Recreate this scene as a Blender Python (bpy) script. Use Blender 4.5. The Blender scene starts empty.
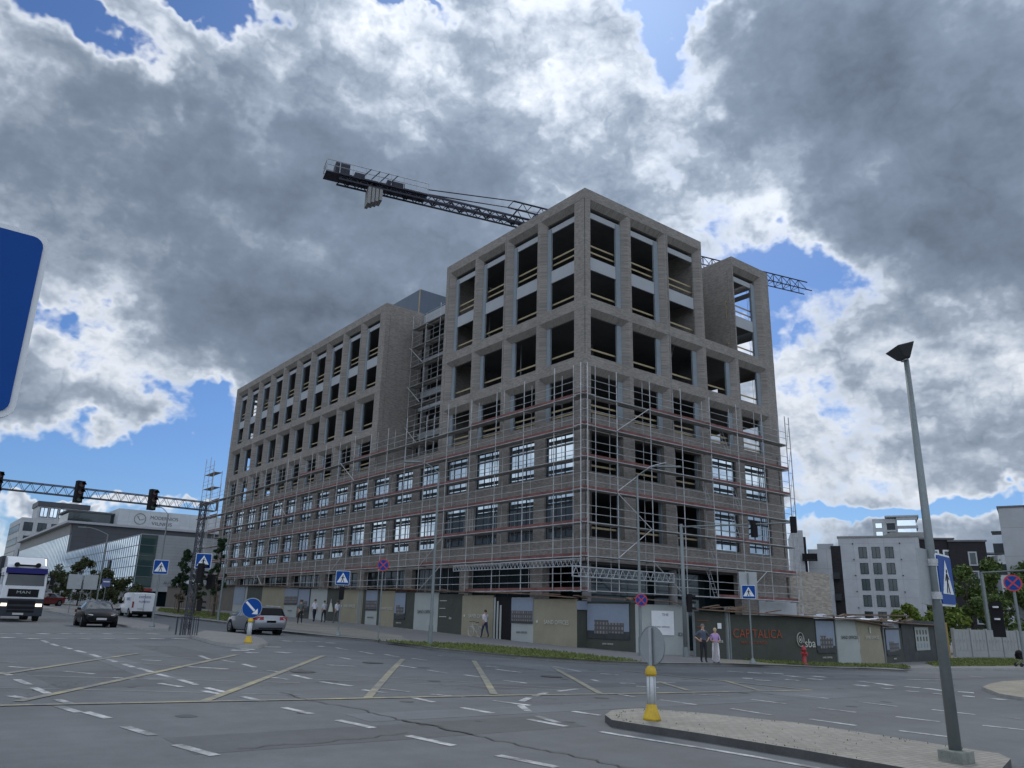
import bpy, bmesh, math, random
from mathutils import Vector, Matrix, noise as mnoise
DATA={"white":[[[-30.2574,-24.4904],[-30.0471,-25.3642]],[[-30.4902,-22.8292],[-30.3263,-23.6954]],[[-30.6894,-21.1873],[-30.5241,-21.9742]],[[-30.9518,-20.3419],[-30.7861,-21.2268]],[[-30.8229,-19.4913],[-30.7048,-20.2583]],[[-30.9256,-17.5821],[-30.827,-18.5956]],[[-31.0213,-15.9837],[-30.9306,-17.0449]],[[-31.1487,-14.3198],[-31.0383,-15.0906]],[[-31.4372,-18.8087],[-31.2544,-19.2911]],[[-28.554,-1.4169],[-28.6088,-3.1107]],[[-28.5962,-3.6392],[-28.5786,-4.9759]],[[-28.4995,-5.2919],[-28.4612,-6.5094]],[[-28.4348,-7.0859],[-28.3688,-8.181]],[[-28.3296,-8.829],[-28.3503,-10.1477]],[[-28.2696,-10.5732],[-28.2733,-11.7662]],[[-28.2161,-12.331],[-28.2083,-13.3855]],[[-28.1462,-13.5602],[-28.0948,-14.6826]],[[-28.0956,-15.2046],[-28.0252,-16.1962]],[[-27.9805,-16.6003],[-27.9513,-17.6582]],[[-27.9206,-18.2391],[-27.8374,-19.0649]],[[-27.7443,-19.8359],[-27.6532,-20.6447]],[[-29.9032,-14.2052],[-29.4119,-15.0046]],[[-29.1664,-15.8673],[-28.8647,-16.3764]],[[-28.575,-17.236],[-28.3405,-17.9807]],[[-28.1482,-18.7844],[-28.0256,-19.3754]],[[-27.5022,-11.1344],[-27.0466,-11.4689]],[[-25.4309,-9.5631],[-25.5881,-11.0485]],[[-25.3221,-11.278],[-25.2222,-12.1094]],[[-25.1805,-12.7025],[-25.2244,-13.7189]],[[-25.2344,-14.5837],[-25.1096,-15.2554]],[[-25.8075,-16.4319],[-25.6221,-16.9527]],[[-26.8837,-13.3604],[-26.0794,-14.1421]],[[-30.8355,-12.9228],[-30.3149,-13.5404]],[[-30.8777,-11.5527],[-30.5249,-11.7625]],[[-27.6257,-21.5384],[-27.4987,-22.3969]],[[-27.3959,-23.1795],[-27.2482,-24.0811]],[[-27.1181,-24.8973],[-26.9611,-25.84]],[[-26.8371,-26.6845],[-26.6562,-27.6319]],[[-24.5693,-20.6546],[-24.557,-21.5999]],[[-24.4712,-22.4394],[-24.3478,-23.2718]],[[-24.1966,-24.093],[-24.1119,-24.9781]],[[-23.7766,-23.8218],[-23.9469,-24.5945]],[[-23.0844,-22.4914],[-23.512,-23.2583]],[[-23.1721,-21.7046],[-22.8866,-22.5453]],[[-22.6319,-21.9495],[-22.0023,-21.4499]],[[-21.6618,-21.222],[-20.8493,-20.681]],[[-20.3284,-20.4993],[-19.3369,-20.0871]],[[-23.8376,-20.3789],[-23.4415,-21.0416]],[[-24.9137,-19.3],[-24.6985,-19.9458]],[[-24.4222,-19.03],[-24.0979,-19.906]],[[-25.0899,-17.5509],[-24.8009,-18.5625]],[[-22.6191,-23.5184],[-22.4891,-24.1295]],[[-19.9759,-17.8639],[-19.8115,-18.683]],[[-20.1958,-16.3747],[-20.1091,-17.0042]],[[-20.4825,-14.9418],[-20.4448,-15.9091]],[[-18.4188,-6.6742],[-18.5942,-8.086]],[[-20.5329,-13.3671],[-20.4721,-14.2247]],[[-18.1925,-10.1725],[-18.0448,-10.9827]],[[-21.0478,-10.0326],[-21.05,-11.0707]],[[-22.8981,-13.1903],[-22.2182,-13.7759]],[[-25.0737,-15.8832],[-25.0478,-16.9022]],[[-15.443,-9.6491],[-15.1521,-10.3673]],[[-17.7006,-14.5288],[-17.5474,-15.6076]],[[-18.1307,-8.1371],[-18.3831,-9.6184]],[[-18.3061,-4.3905],[-18.5149,-5.7972]],[[-15.8265,-8.2648],[-15.5684,-8.8719]],[[-17.1895,-13.3319],[-17.0226,-13.8019]],[[-16.6938,-17.9017],[-16.9878,-18.5131]],[[-14.0739,-13.0828],[-14.712,-15.243]],[[-18.9108,-22.4599],[-18.7738,-23.4171]],[[-18.5213,-24.1302],[-18.5742,-25.2039]],[[-18.2796,-25.8499],[-18.2289,-26.8065]],[[-16.1162,-22.9326],[-16.0449,-23.8612]],[[-13.4221,-22.4403],[-13.3039,-23.3521]],[[-15.96,-24.6411],[-15.8214,-25.4794]],[[-19.0774,-21.1628],[-19.1282,-21.8268]],[[-14.5676,-16.0421],[-14.1599,-16.4916]],[[-16.794,-21.6598],[-16.2483,-22.094]],[[-16.7892,-19.7194],[-16.4359,-20.2147]],[[-16.6105,-18.9311],[-16.1221,-19.0474]],[[-15.2164,-18.845],[-14.3427,-18.9985]],[[-12.8313,-25.7731],[-12.8051,-26.7366]],[[-15.0533,-27.8019],[-14.8976,-28.5136]],[[-12.4282,-27.2997],[-12.59,-27.6883]],[[-13.1774,-24.1121],[-13.1444,-25.0843]],[[-15.6018,-26.2692],[-15.4553,-27.1328]],[[-18.0545,-27.5584],[-17.8862,-28.4018]],[[10.7602,-16.8549],[10.4711,-17.6493]],[[-0.7949,-19.9372],[-0.3212,-20.4296]],[[0.5066,-18.6379],[3.8105,-18.6537]]],"zebra":[[[-28.8114,4.5151],[-28.4288,3.9731]],[[-27.865,4.7299],[-27.4792,4.1769]],[[-26.995,4.9257],[-26.6065,4.3626]],[[-26.2741,5.0869],[-25.8834,4.5155]],[[-25.2767,5.3082],[-24.883,4.7253]],[[-24.1687,5.5517],[-23.772,4.9563]],[[-23.2167,5.759],[-22.8175,5.1529]],[[-28.92,-0.2398],[-28.5096,-0.6083]],[[-28.0345,-0.1392],[-27.6164,-0.513]],[[-27.1643,-0.0417],[-26.7387,-0.4206]],[[-26.3113,0.0636],[-25.8806,-0.3315]],[[-25.3662,0.189],[-24.9328,-0.2346]],[[-24.4398,0.311],[-24.0051,-0.1411]],[[-23.4755,0.437],[-23.0406,-0.0453]],[[-29.2962,4.4043],[-29.1691,4.121]],[[-29.6753,0.6202],[-29.3473,0.1563]],[[-4.6516,-19.3822],[-4.7533,-19.9709]],[[-6.9562,-20.5282],[-6.9406,-20.9972]],[[-4.7433,-20.1671],[-5.3561,-21.0312]],[[-7.1532,-21.5322],[-7.1204,-21.9208]],[[-5.1794,-21.3559],[-5.0589,-21.8456]],[[-7.2632,-22.4297],[-7.2462,-22.7946]],[[-4.9724,-21.9753],[-5.3599,-22.7571]],[[-7.1478,-23.2172],[-7.1722,-23.5584]],[[-5.1078,-23.0741],[-4.9075,-23.4871]],[[-6.9609,-23.9883],[-6.8349,-24.3001]],[[-6.7101,-24.6546],[-6.8452,-25.169]],[[-6.4347,-14.9468],[-6.2657,-15.5318]],[[-5.9389,-15.5294],[-5.6158,-15.994]],[[-5.196,-15.7614],[-4.7171,-16.3499]],[[-9.4647,-17.8527],[-9.3,-18.1424]],[[-9.6427,-18.4845],[-9.2793,-18.8708]],[[-5.5533,-17.0084],[-5.7975,-17.7501]],[[-7.8052,-18.43],[-7.6398,-18.9147]],[[-6.0265,-18.2533],[-5.9545,-18.7599]],[[-4.1896,-17.2779],[-4.1467,-17.8347]],[[-15.5072,5.2623],[-15.1353,5.1076]],[[-17.1976,0.5274],[-16.9177,0.1081]],[[-18.2153,0.0321],[-17.7858,-0.2695]],[[-18.6829,0.6402],[-18.4568,-0.077]],[[-16.8151,-0.3449],[-16.6103,-0.7382]],[[-18.7446,-3.5317],[-18.5512,-3.8722]],[[-23.5774,-7.0736],[-23.0685,-7.3787]],[[-23.491,-8.2604],[-23.1972,-8.5508]],[[-21.6078,-4.9457],[-20.9561,-5.0713]],[[-22.3584,-7.9839],[-22.0715,-8.5733]],[[-23.0458,-6.4433],[-22.6285,-6.7576]]],"yellow":[[[-31.7161,-20.1113],[-26.9114,-20.5825]],[[-26.9114,-20.5825],[-19.6442,-21.2251]],[[-19.6442,-21.2251],[-11.3056,-21.6261]],[[-11.5384,-18.6867],[-13.5589,-21.4055]],[[-14.7565,-18.7369],[-16.136,-21.0051]],[[-11.3056,-21.6261],[-12.2908,-14.9744]],[[-25.5322,-20.6762],[-18.8624,-10.7185]],[[-22.4512,-20.7642],[-16.0108,-10.9763]],[[-19.5214,-21.0998],[-14.6206,-13.7709]],[[-28.7022,-20.4839],[-21.3356,-9.694]],[[-31.4197,-19.6652],[-24.1676,-9.31]],[[-31.2016,-14.8607],[-26.9467,-8.5977]]],"solid":[[-23.9573,-25.6283],[-23.8116,-26.364],[-23.6165,-27.3719],[-23.4779,-28.3018],[-23.4281,-29.0649],[-23.4295,-29.4594],[-23.4408,-29.9892]],"faint":[[[-31.2083,-14.9284],[-25.6605,-17.695]],[[-31.4584,-17.4815],[-26.5879,-19.8358]],[[-29.5039,-7.8314],[-22.6289,-12.8741]],[[-22.2567,-9.8341],[-12.2857,-13.7123]],[[-25.0717,-15.0782],[-18.8112,-20.3747]],[[-28.5146,-11.0445],[-24.9928,-16.1533]],[[-25.2925,-16.8453],[-20.0084,-20.2064]]],"crack":[[-26.7816,-19.2914],[-26.7475,-20.7241],[-26.4702,-22.0887],[-26.4214,-23.12],[-26.3813,-23.7619],[-26.2255,-24.2657],[-26.2051,-25.0157],[-26.1147,-25.755],[-25.9862,-26.309],[-25.9398,-26.9132],[-25.8823,-27.5709],[-25.8076,-28.2033]],"crack2":[[-29.7343,-25.0725],[-29.0865,-24.9677],[-28.4273,-24.9655],[-27.6521,-24.8461],[-26.9708,-24.6506]],"kerb":[[-13.0309,44.392],[-12.5108,35.322],[-12.6287,25.4954],[-13.6405,16.7183],[-14.2763,11.0043],[-13.8829,5.4724],[-13.0373,1.9712],[-13.5793,-4.9773],[-12.5894,-9.4044],[-10.2639,-11.648],[-7.8832,-12.1611],[-4.5966,-12.1059],[0.037,-11.9429],[7.8347,-12.6347],[9.2908,-14.4457]],"grassA":[[-13.5829,-0.1283],[-9.1507,-0.7325],[-7.6297,-4.7904],[-7.6626,-8.9932],[-7.9298,-11.9306],[-10.3626,-11.75],[-12.6594,-9.4874],[-13.511,-4.8613],[-13.6901,0.7914]],"grassL":[[-10.9919,51.7988],[-11.5834,28.6247],[-14.2303,16.6037],[-5.1444,47.68],[-6.3054,56.6364],[-6.675,67.3679]],"grassR":[[5.0523,-6.8221],[7.9931,-9.0313],[15.4824,-11.2789],[12.0252,-13.3536],[8.5789,-12.241],[2.9878,-10.4902]],"grassR2":[[22.4615,-9.2085],[34.5758,-5.7759],[43.2704,-7.6555],[30.0029,-12.3913],[24.9112,-11.9589],[17.3724,-12.1626]],"medianL":[[-21.4372,49.1909],[-20.9509,43.8723],[-20.7535,38.0992],[-21.3572,22.4763],[-22.4707,10.1058],[-21.0625,10.119],[-18.9059,17.8954],[-18.2844,27.6828],[-18.0031,38.8303],[-19.1511,55.6588]],"islandL":[[-22.5443,1.2141],[-23.1455,-3.985],[-22.9128,-6.0414],[-22.3048,-6.1992],[-21.1642,-4.2467],[-19.8869,-0.2792],[-18.9374,5.1533],[-19.4502,9.0475]],"islandR":[[-23.0181,-24.7952],[-23.3823,-25.3295],[-23.092,-26.951],[-22.932,-28.5754],[-22.907,-29.9716],[-22.9761,-31.0515],[-20.5071,-30.3691],[-20.0885,-30.0546],[-20.1265,-29.5129],[-20.0726,-28.5699],[-20.0533,-26.7569],[-20.8308,-25.1367],[-21.5621,-24.2799],[-22.3905,-24.3462]],"padR":[[-2.7258,-22.8851],[0.7574,-21.737],[5.7235,-20.3397],[14.2393,-19.6987],[-5.6425,-26.1496],[-6.3616,-25.4611],[-5.6268,-24.5334]],"xwalkpad":[[-3.1385,-11.8463],[-2.0143,-12.3194],[-0.4144,-12.3757],[2.664,-11.852],[6.9477,-8.1233],[1.9999,-8.2588]],"hA":[[165,-1.3,85.5387],[200,-1.3,69.5056],[232,-1.3,57.6877],[245,-1.3,53.4818],[260,-1.3,48.9711],[277,-1.3,44.2765],[283,-1.3,42.7153],[296,-1.3,39.4893],[308.5,-1.3,36.5742],[325,-1.3,32.9844],[339,-1.3,30.1427],[356,-1.3,26.9185],[361,-1.3,26.0139],[364.5,-1.3,25.3918],[376,-1.3,23.4103],[379,-1.3,22.9085],[393,-1.3,20.6449],[405,-1.3,18.7986],[413,-1.3,17.6143],[437,-1.3,14.2683],[461,-1.3,11.2023],[492.5,-1.3,7.5487],[511,-1.3,5.5743],[533,-1.3,3.373],[577,-1.3,-0.6099],[587,-0.6086,-0.7168],[631,-0.1908,-3.8058],[636,-0.1415,-4.1345],[690,2.2768,-5.9038]],"hB":[[695,2.0249,-6.4547],[728,3.523,-7.4954],[731,3.6834,-7.5723],[817,9.3035,-9.2825],[838,10.9526,-9.6121],[862,13.4363,-9.7127],[886,16.2783,-9.716],[905,21.4543,-8.3627],[938,28.8748,-7.1747],[946,32.3101,-6.2353],[953,35.646,-5.3149]],"pt":{"lamp_near":[-21.685,-30.152],"bollard_near":[-22.658,-25.577],"bollard_far":[-22.164,-4.754],"pole686":[0.533,-7.071],"pole641":[-3.347,-7.469],"pole430":[-12.441,-2.349],"sign378":[-13.127,1.509],"sign342":[-13.498,5.313],"sign753":[-0.367,-11.848],"hydrant":[5.726,-10.758],"mast":[-22.706,1.299],"sign162":[-21.219,12.781],"treeA1":[-10.268,46.979],"treeA2":[-9.774,38.2],"lamp220":[-11.646,30.826],"fenceL":[37.919,-4.336],"fenceR":[48.332,-5.605],"lamp985":[46.841,-3.947],"sign1016":[-0.781,-23.638],"stroller":[27.278,-13.185],"post700":[3.847,-7.45],"van1":[-14.95,37.724],"bike":[-2.24,7.656],"darkpost":[9.287,-7.364],"trk":[-25.233,24.644],"carF1":[-23.743,18.317],"carF2":[-22.629,16.059],"carR1":[-23.733,22.018]},"cam":{"O":[-33.5482,-35.4395,1.75],"R":[0.7856,-0.6183,0.0245],"U":[-0.1944,-0.2089,0.9584],"F":[0.5874,0.7577,0.2843],"f":775.85},"sky":[[[0.0284,0.8102,0.5854],0.1186,0.0208,-0.0873,-0.85],[[0.1586,0.7718,0.6157],0.0726,0.0242,-0.3491,-0.85],[[0.5604,0.4993,0.6608],0.0342,0.0481,0.3491,-0.9],[[0.6254,0.4162,0.66],0.0477,0.0142,0.0,-0.7],[[0.3279,0.6692,0.6668],0.0795,0.0093,0.0,-0.4],[[0.7696,0.4813,0.4196],0.08,0.0405,-0.2618,-0.8],[[0.1027,0.9478,0.3018],0.06,0.0267,-0.1745,-0.7],[[0.2689,0.9368,0.2237],0.0538,0.048,-0.5236,-0.8],[[0.1804,0.9743,0.1351],0.2028,0.0385,0.0524,-1.05],[[0.0787,0.987,0.1403],0.0542,0.0236,0.0,-0.4],[[0.8945,0.4247,0.1392],0.1636,0.0113,0.0524,-0.75],[[0.3928,0.9179,0.0567],0.3525,0.0713,0.0,-0.5],[[0.9373,0.3231,0.1306],0.0451,0.0149,0.0,-0.5],[[0.0996,0.8608,0.4991],0.1482,0.0843,0.0,0.35],[[0.3249,0.8098,0.4885],0.2249,0.1062,-0.5236,0.38],[[0.4547,0.8219,0.3431],0.1891,0.0888,0.5236,0.4],[[0.0754,0.9127,0.4017],0.0954,0.0431,0.0,0.15],[[0.2599,0.8937,0.3656],0.1361,0.0657,0.0,0.45],[[0.7822,0.3229,0.5328],0.1691,0.1159,-0.3491,0.62],[[0.8293,0.3584,0.4287],0.1322,0.0558,-0.1745,0.55],[[0.6965,0.3849,0.6055],0.0744,0.0628,0.0,0.22],[[0.5044,0.6666,0.5489],0.074,0.0708,0.0,0.12],[[0.4789,0.7531,0.4511],0.126,0.0745,0.0,0.25],[[0.858,0.4242,0.2897],0.0636,0.0234,0.0,0.08],[[0.9221,0.3807,0.0689],0.1524,0.0323,0.0,0.1],[[0.1769,0.9619,0.2084],0.1028,0.0138,0.0,0.12],[[0.57,0.5754,0.5865],0.048,0.1252,-0.5236,-0.12],[[0.2201,0.7885,0.5744],0.1863,0.0129,0.0,-0.12],[[0.6442,0.4995,0.5791],0.0348,0.0785,0.0,-0.16],[[0.8289,0.4249,0.3638],0.14,0.0234,0.2443,-0.22],[[0.8805,0.4354,0.1875],0.1676,0.0393,0.0,-0.08],[[0.1473,0.9557,0.2548],0.1209,0.0296,0.0,-0.12],[[0.3887,0.6757,0.6263],0.1061,0.0436,0.0,-0.08],[[0.5065,0.5772,0.6405],0.0708,0.065,0.0,-0.08],[[0.845,0.4705,0.254],0.0661,0.0715,0.0,-0.15],[[0.9011,0.3595,0.2424],0.0585,0.0449,0.0,0.1],[[0.1283,0.9868,0.0992],0.0569,0.0109,0.0,0.95],[[0.0871,0.9857,0.1445],0.0238,0.0129,0.0,0.8],[[0.2384,0.9666,0.0946],0.053,0.0092,0.0,0.7],[[0.1442,0.9646,0.2206],0.1196,0.0453,0.0,0.2]]}
US=[-300, -60, -34, -22, -2, 6, 26, 60, 300]
VS=[-300, -36, -26, -10, 0, 10, 20, 36, 52, 70, 150, 400]
ZT=[[0.3, 0.2, -0.1, -0.3, -0.7, -0.8, -1.1, -1.2, -1.2], [0.3, 0.2, 0, -0.2, -0.6, -0.72, -1.0, -1.1, -1.1], [0.4, 0.3, 0.1, -0.08, -0.42, -0.66, -1.0, -1.1, -1.1], [0.5, 0.4, 0.35, 0.25, -0.28, -0.58, -0.9, -1, -1], [0.5, 0.5, 0.45, 0.4, -0.1, -0.3, -0.8, -1, -1], [0.5, 0.5, 0.48, 0.45, 0.14, 0.1, -0.6, -0.9, -1], [0.5, 0.5, 0.5, 0.47, 0.43, 0.4, -0.4, -0.8, -1], [0.6, 0.6, 0.6, 0.6, 0.72, 0.7, 0, -0.6, -1], [1.0, 1.0, 1.0, 1.0, 1.1, 1.1, 0.4, -0.4, -1], [1.4, 1.4, 1.4, 1.4, 1.32, 1.3, 0.7, 0, -1], [1.68, 1.68, 1.68, 1.68, 1.68, 1.6, 1.2, 0.5, 0], [2, 2, 2, 2, 2, 2, 2, 2, 2]]

random.seed(7)
scene=bpy.context.scene
COL=scene.collection
PI=math.pi
PT=DATA['pt']
CX,CY=DATA['cam']['O'][0],DATA['cam']['O'][1]

# ------------------------------------------------------------------ terrain
def gz(u,v):
    i=0
    while i<len(US)-2 and u>US[i+1]: i+=1
    j=0
    while j<len(VS)-2 and v>VS[j+1]: j+=1
    a=min(max((u-US[i])/(US[i+1]-US[i]),0),1); b=min(max((v-VS[j])/(VS[j+1]-VS[j]),0),1)
    return (ZT[j][i]*(1-a)+ZT[j][i+1]*a)*(1-b)+(ZT[j+1][i]*(1-a)+ZT[j+1][i+1]*a)*b

# ------------------------------------------------------------------ helpers
def tag(o,label=None,cat=None,group=None,kind=None):
    if label: o['label']=label
    if cat: o['category']=cat
    if group: o['group']=group
    if kind: o['kind']=kind
    return o
def empty(name,loc,rz=0,label=None,cat=None,group=None):
    o=bpy.data.objects.new(name,None); COL.objects.link(o)
    o.location=loc; o.rotation_euler=(0,0,rz); o.empty_display_size=.3
    return tag(o,label,cat,group)
def copy_tree(o,parent=None):
    c=o.copy(); COL.objects.link(c); c.parent=parent
    for ch in list(o.children): copy_tree(ch,c)
    return c
class MB:
    def __init__(s): s.v=[]; s.f=[]; s.m=[]; s.cur=0; s.T=None
    def P(s,p):
        if s.T: p=s.T(*p)
        s.v.append(tuple(p)); return len(s.v)-1
    def face(s,pts):
        s.f.append([s.P(p) for p in pts]); s.m.append(s.cur)
    def hull8(s,c):
        i=[s.P(p) for p in c]
        for q in ((0,3,2,1),(4,5,6,7),(0,1,5,4),(1,2,6,5),(2,3,7,6),(3,0,4,7)):
            s.f.append([i[k] for k in q]); s.m.append(s.cur)
    def box(s,x0,x1,y0,y1,z0,z1):
        s.hull8([(x0,y0,z0),(x1,y0,z0),(x1,y1,z0),(x0,y1,z0),(x0,y0,z1),(x1,y0,z1),(x1,y1,z1),(x0,y1,z1)]); return s
    def cbox(s,c,sz,rz=0):
        hx,hy,hz=sz[0]/2,sz[1]/2,sz[2]/2; cr,sr=math.cos(rz),math.sin(rz)
        pts=[]
        for z in (-hz,hz):
            for x,y in ((-hx,-hy),(hx,-hy),(hx,hy),(-hx,hy)):
                pts.append((c[0]+x*cr-y*sr,c[1]+x*sr+y*cr,c[2]+z))
        s.hull8(pts); return s
    def bar(s,p0,p1,w,h=None,up=(0,0,1)):
        h=h or w; p0=Vector(p0);p1=Vector(p1); d=(p1-p0)
        if d.length<1e-6: return s
        d.normalize(); up=Vector(up)
        if abs(d.dot(up))>.98: up=Vector((1,0,0))
        a=d.cross(up).normalized()*w/2; b=a.cross(d).normalized()*h/2
        s.hull8([p0-a-b,p0+a-b,p0+a+b,p0-a+b,p1-a-b,p1+a-b,p1+a+b,p1-a+b]); return s
    def tube(s,p0,p1,r,n=6,r2=None,cap=True):
        r2=r if r2 is None else r2
        p0=Vector(p0);p1=Vector(p1); d=p1-p0
        if d.length<1e-6: return s
        d.normalize(); up=Vector((0,0,1)) if abs(d.z)<.95 else Vector((1,0,0))
        a=d.cross(up).normalized(); b=a.cross(d)
        i0=[];i1=[]
        for k in range(n):
            t=2*PI*k/n; q=a*math.cos(t)+b*math.sin(t)
            i0.append(s.P(p0+q*r)); i1.append(s.P(p1+q*r2))
        for k in range(n):
            s.f.append([i0[k],i1[k],i1[(k+1)%n],i0[(k+1)%n]]); s.m.append(s.cur)
        if cap:
            s.f.append(i0); s.m.append(s.cur); s.f.append(i1[::-1]); s.m.append(s.cur)
        return s
    def path(s,pts,r,n=6):
        for a,b in zip(pts[:-1],pts[1:]): s.tube(a,b,r,n)
        return s
    def lathe(s,c,prof,n=12):
        rings=[]
        for r,z in prof:
            rings.append([s.P((c[0]+r*math.cos(2*PI*k/n),c[1]+r*math.sin(2*PI*k/n),c[2]+z)) for k in range(n)])
        for a,b in zip(rings[:-1],rings[1:]):
            for k in range(n):
                s.f.append([a[k],a[(k+1)%n],b[(k+1)%n],b[k]]); s.m.append(s.cur)
        s.f.append(rings[0][::-1]); s.m.append(s.cur); s.f.append(rings[-1]); s.m.append(s.cur)
        return s
    def prism(s,poly,a0,a1,f):
        "poly: list of (p,q); f(p,q,a)->xyz ; extruded over a"
        i0=[s.P(f(p,q,a0)) for p,q in poly]; i1=[s.P(f(p,q,a1)) for p,q in poly]
        n=len(poly)
        s.f.append(i0[::-1]); s.m.append(s.cur); s.f.append(i1); s.m.append(s.cur)
        for k in range(n):
            s.f.append([i0[k],i0[(k+1)%n],i1[(k+1)%n],i1[k]]); s.m.append(s.cur)
        return s
    def disc(s,c,n,r,seg=16,th=.01):
        c=Vector(c);n=Vector(n).normalized(); s.tube(c-n*th/2,c+n*th/2,r,seg); return s
    def build(s,name,mat,parent=None,smooth=False,bevel=0):
        me=bpy.data.meshes.new(name); me.from_pydata(s.v,[],s.f)
        mats=mat if isinstance(mat,(list,tuple)) else [mat]
        for m in mats: me.materials.append(m)
        if len(mats)>1:
            for p,mi in zip(me.polygons,s.m): p.material_index=mi
        bm=bmesh.new(); bm.from_mesh(me); bmesh.ops.recalc_face_normals(bm,faces=bm.faces); bm.to_mesh(me); bm.free()
        if smooth:
            for p in me.polygons: p.use_smooth=True
        o=bpy.data.objects.new(name,me); COL.objects.link(o)
        if parent: o.parent=parent
        if bevel:
            b=o.modifiers.new('b','BEVEL'); b.width=bevel; b.segments=2; b.limit_method='ANGLE'; b.angle_limit=math.radians(40)
        return o

# ------------------------------------------------------------------ materials
MATS={}
class NT:
    def __init__(s,t): s.t=t; s.n=t.nodes; s.l=t.links
    def add(s,ty,**kw):
        n=s.n.new(ty)
        for k,v in kw.items():
            if k=='inp':
                for a,b in v.items():
                    if hasattr(b,'is_output') or isinstance(b,bpy.types.NodeSocket): s.l.new(b,n.inputs[a])
                    else: n.inputs[a].default_value=b
            else: setattr(n,k,v)
        return n
    def math(s,op,a,b=0.0,c=0.0,clamp=False):
        n=s.n.new('ShaderNodeMath'); n.operation=op; n.use_clamp=clamp
        for i,x in enumerate((a,b,c)):
            if isinstance(x,bpy.types.NodeSocket): s.l.new(x,n.inputs[i])
            else: n.inputs[i].default_value=x
        return n.outputs[0]
    def vmath(s,op,a,b=None,scale=None):
        n=s.n.new('ShaderNodeVectorMath'); n.operation=op
        if isinstance(a,bpy.types.NodeSocket): s.l.new(a,n.inputs[0])
        else: n.inputs[0].default_value=a
        if b is not None:
            if isinstance(b,bpy.types.NodeSocket): s.l.new(b,n.inputs[1])
            else: n.inputs[1].default_value=b
        if scale is not None:
            if isinstance(scale,bpy.types.NodeSocket): s.l.new(scale,n.inputs[3])
            else: n.inputs[3].default_value=scale
        return n
    def mix(s,fac,a,b,blend='MIX'):
        n=s.n.new('ShaderNodeMix'); n.data_type='RGBA'; n.blend_type=blend
        for sock,x in ((n.inputs[0],fac),(n.inputs[6],a),(n.inputs[7],b)):
            if isinstance(x,bpy.types.NodeSocket): s.l.new(x,sock)
            elif isinstance(x,(int,float)): sock.default_value=x
            else: sock.default_value=(x[0],x[1],x[2],1)
        return n.outputs[2]
    def ramp(s,fac,stops):
        n=s.n.new('ShaderNodeValToRGB'); s.l.new(fac,n.inputs[0]); e=n.color_ramp.elements
        while len(e)<len(stops): e.new(.5)
        for el,(p,c) in zip(e,stops):
            el.position=p; el.color=(c[0],c[1],c[2],1) if not isinstance(c,(int,float)) else (c,c,c,1)
        return n.outputs[0]
    def noise(s,vec,scale,detail=4,rough=.5,dist=0):
        n=s.n.new('ShaderNodeTexNoise'); n.inputs['Scale'].default_value=scale; n.inputs['Detail'].default_value=detail
        n.inputs['Roughness'].default_value=rough; n.inputs['Distortion'].default_value=dist
        if vec is not None: s.l.new(vec,n.inputs['Vector'])
        return n
def newmat(name):
    m=bpy.data.materials.new(name); m.use_nodes=True; t=NT(m.node_tree); b=m.node_tree.nodes['Principled BSDF']
    return m,t,b
def simple(name,col,rough=.6,metal=0,var=.18,scale=3.0,bump=0,spec=.5,emit=None,coat=0):
    "base colour with a mottled variation so that no surface is uniform"
    if name in MATS: return MATS[name]
    m,t,b=newmat(name)
    tc=t.add('ShaderNodeTexCoord').outputs['Object']
    n=t.noise(tc,scale,5,.6).outputs['Fac']
    n2=t.noise(tc,scale*9,3,.6).outputs['Fac']
    f=t.math('ADD',t.math('MULTIPLY',n,.65),t.math('MULTIPLY',n2,.35))
    lo=[c*(1-var) for c in col]; hi=[min(1,c*(1+var)) for c in col]
    c=t.ramp(f,[(.3,lo),(.7,hi)])
    t.l.new(c,b.inputs['Base Color'])
    b.inputs['Roughness'].default_value=rough; b.inputs['Metallic'].default_value=metal
    b.inputs['Specular IOR Level'].default_value=spec
    if coat: b.inputs['Coat Weight'].default_value=coat; b.inputs['Coat Roughness'].default_value=.05
    if bump:
        bp=t.add('ShaderNodeBump',inp={'Height':n2}); bp.inputs['Strength'].default_value=bump; bp.inputs['Distance'].default_value=.02
        t.l.new(bp.outputs[0],b.inputs['Normal'])
    if emit: b.inputs['Emission Color'].default_value=(*emit[0],1); b.inputs['Emission Strength'].default_value=emit[1]
    MATS[name]=m; return m
def glass(name,tint=(.30,.36,.40),rough=.02,strength=.55,dark=(.01,.016,.02)):
    "coated facade glazing: part mirror, part dark room behind"
    if name in MATS: return MATS[name]
    m,t,b=newmat(name)
    out=m.node_tree.nodes['Material Output']
    gl=t.add('ShaderNodeBsdfGlossy',inp={'Color':(*tint,1),'Roughness':rough})
    b.inputs['Base Color'].default_value=(*dark,1); b.inputs['Roughness'].default_value=.08
    tc=t.add('ShaderNodeTexCoord').outputs['Object']
    nz=t.noise(tc,.35,2,.5)
    bp=t.add('ShaderNodeBump',inp={'Height':nz.outputs['Fac'],'Strength':.12,'Distance':.05})
    t.l.new(bp.outputs[0],gl.inputs['Normal'])
    fr=t.add('ShaderNodeFresnel',inp={'IOR':1.5}).outputs[0]
    f=t.math('ADD',t.math('MULTIPLY',fr,.4),strength,clamp=True)
    mx=t.add('ShaderNodeMixShader'); t.l.new(f,mx.inputs[0]); t.l.new(b.outputs[0],mx.inputs[1]); t.l.new(gl.outputs[0],mx.inputs[2])
    t.l.new(mx.outputs[0],out.inputs['Surface'])
    MATS[name]=m; return m
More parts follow.
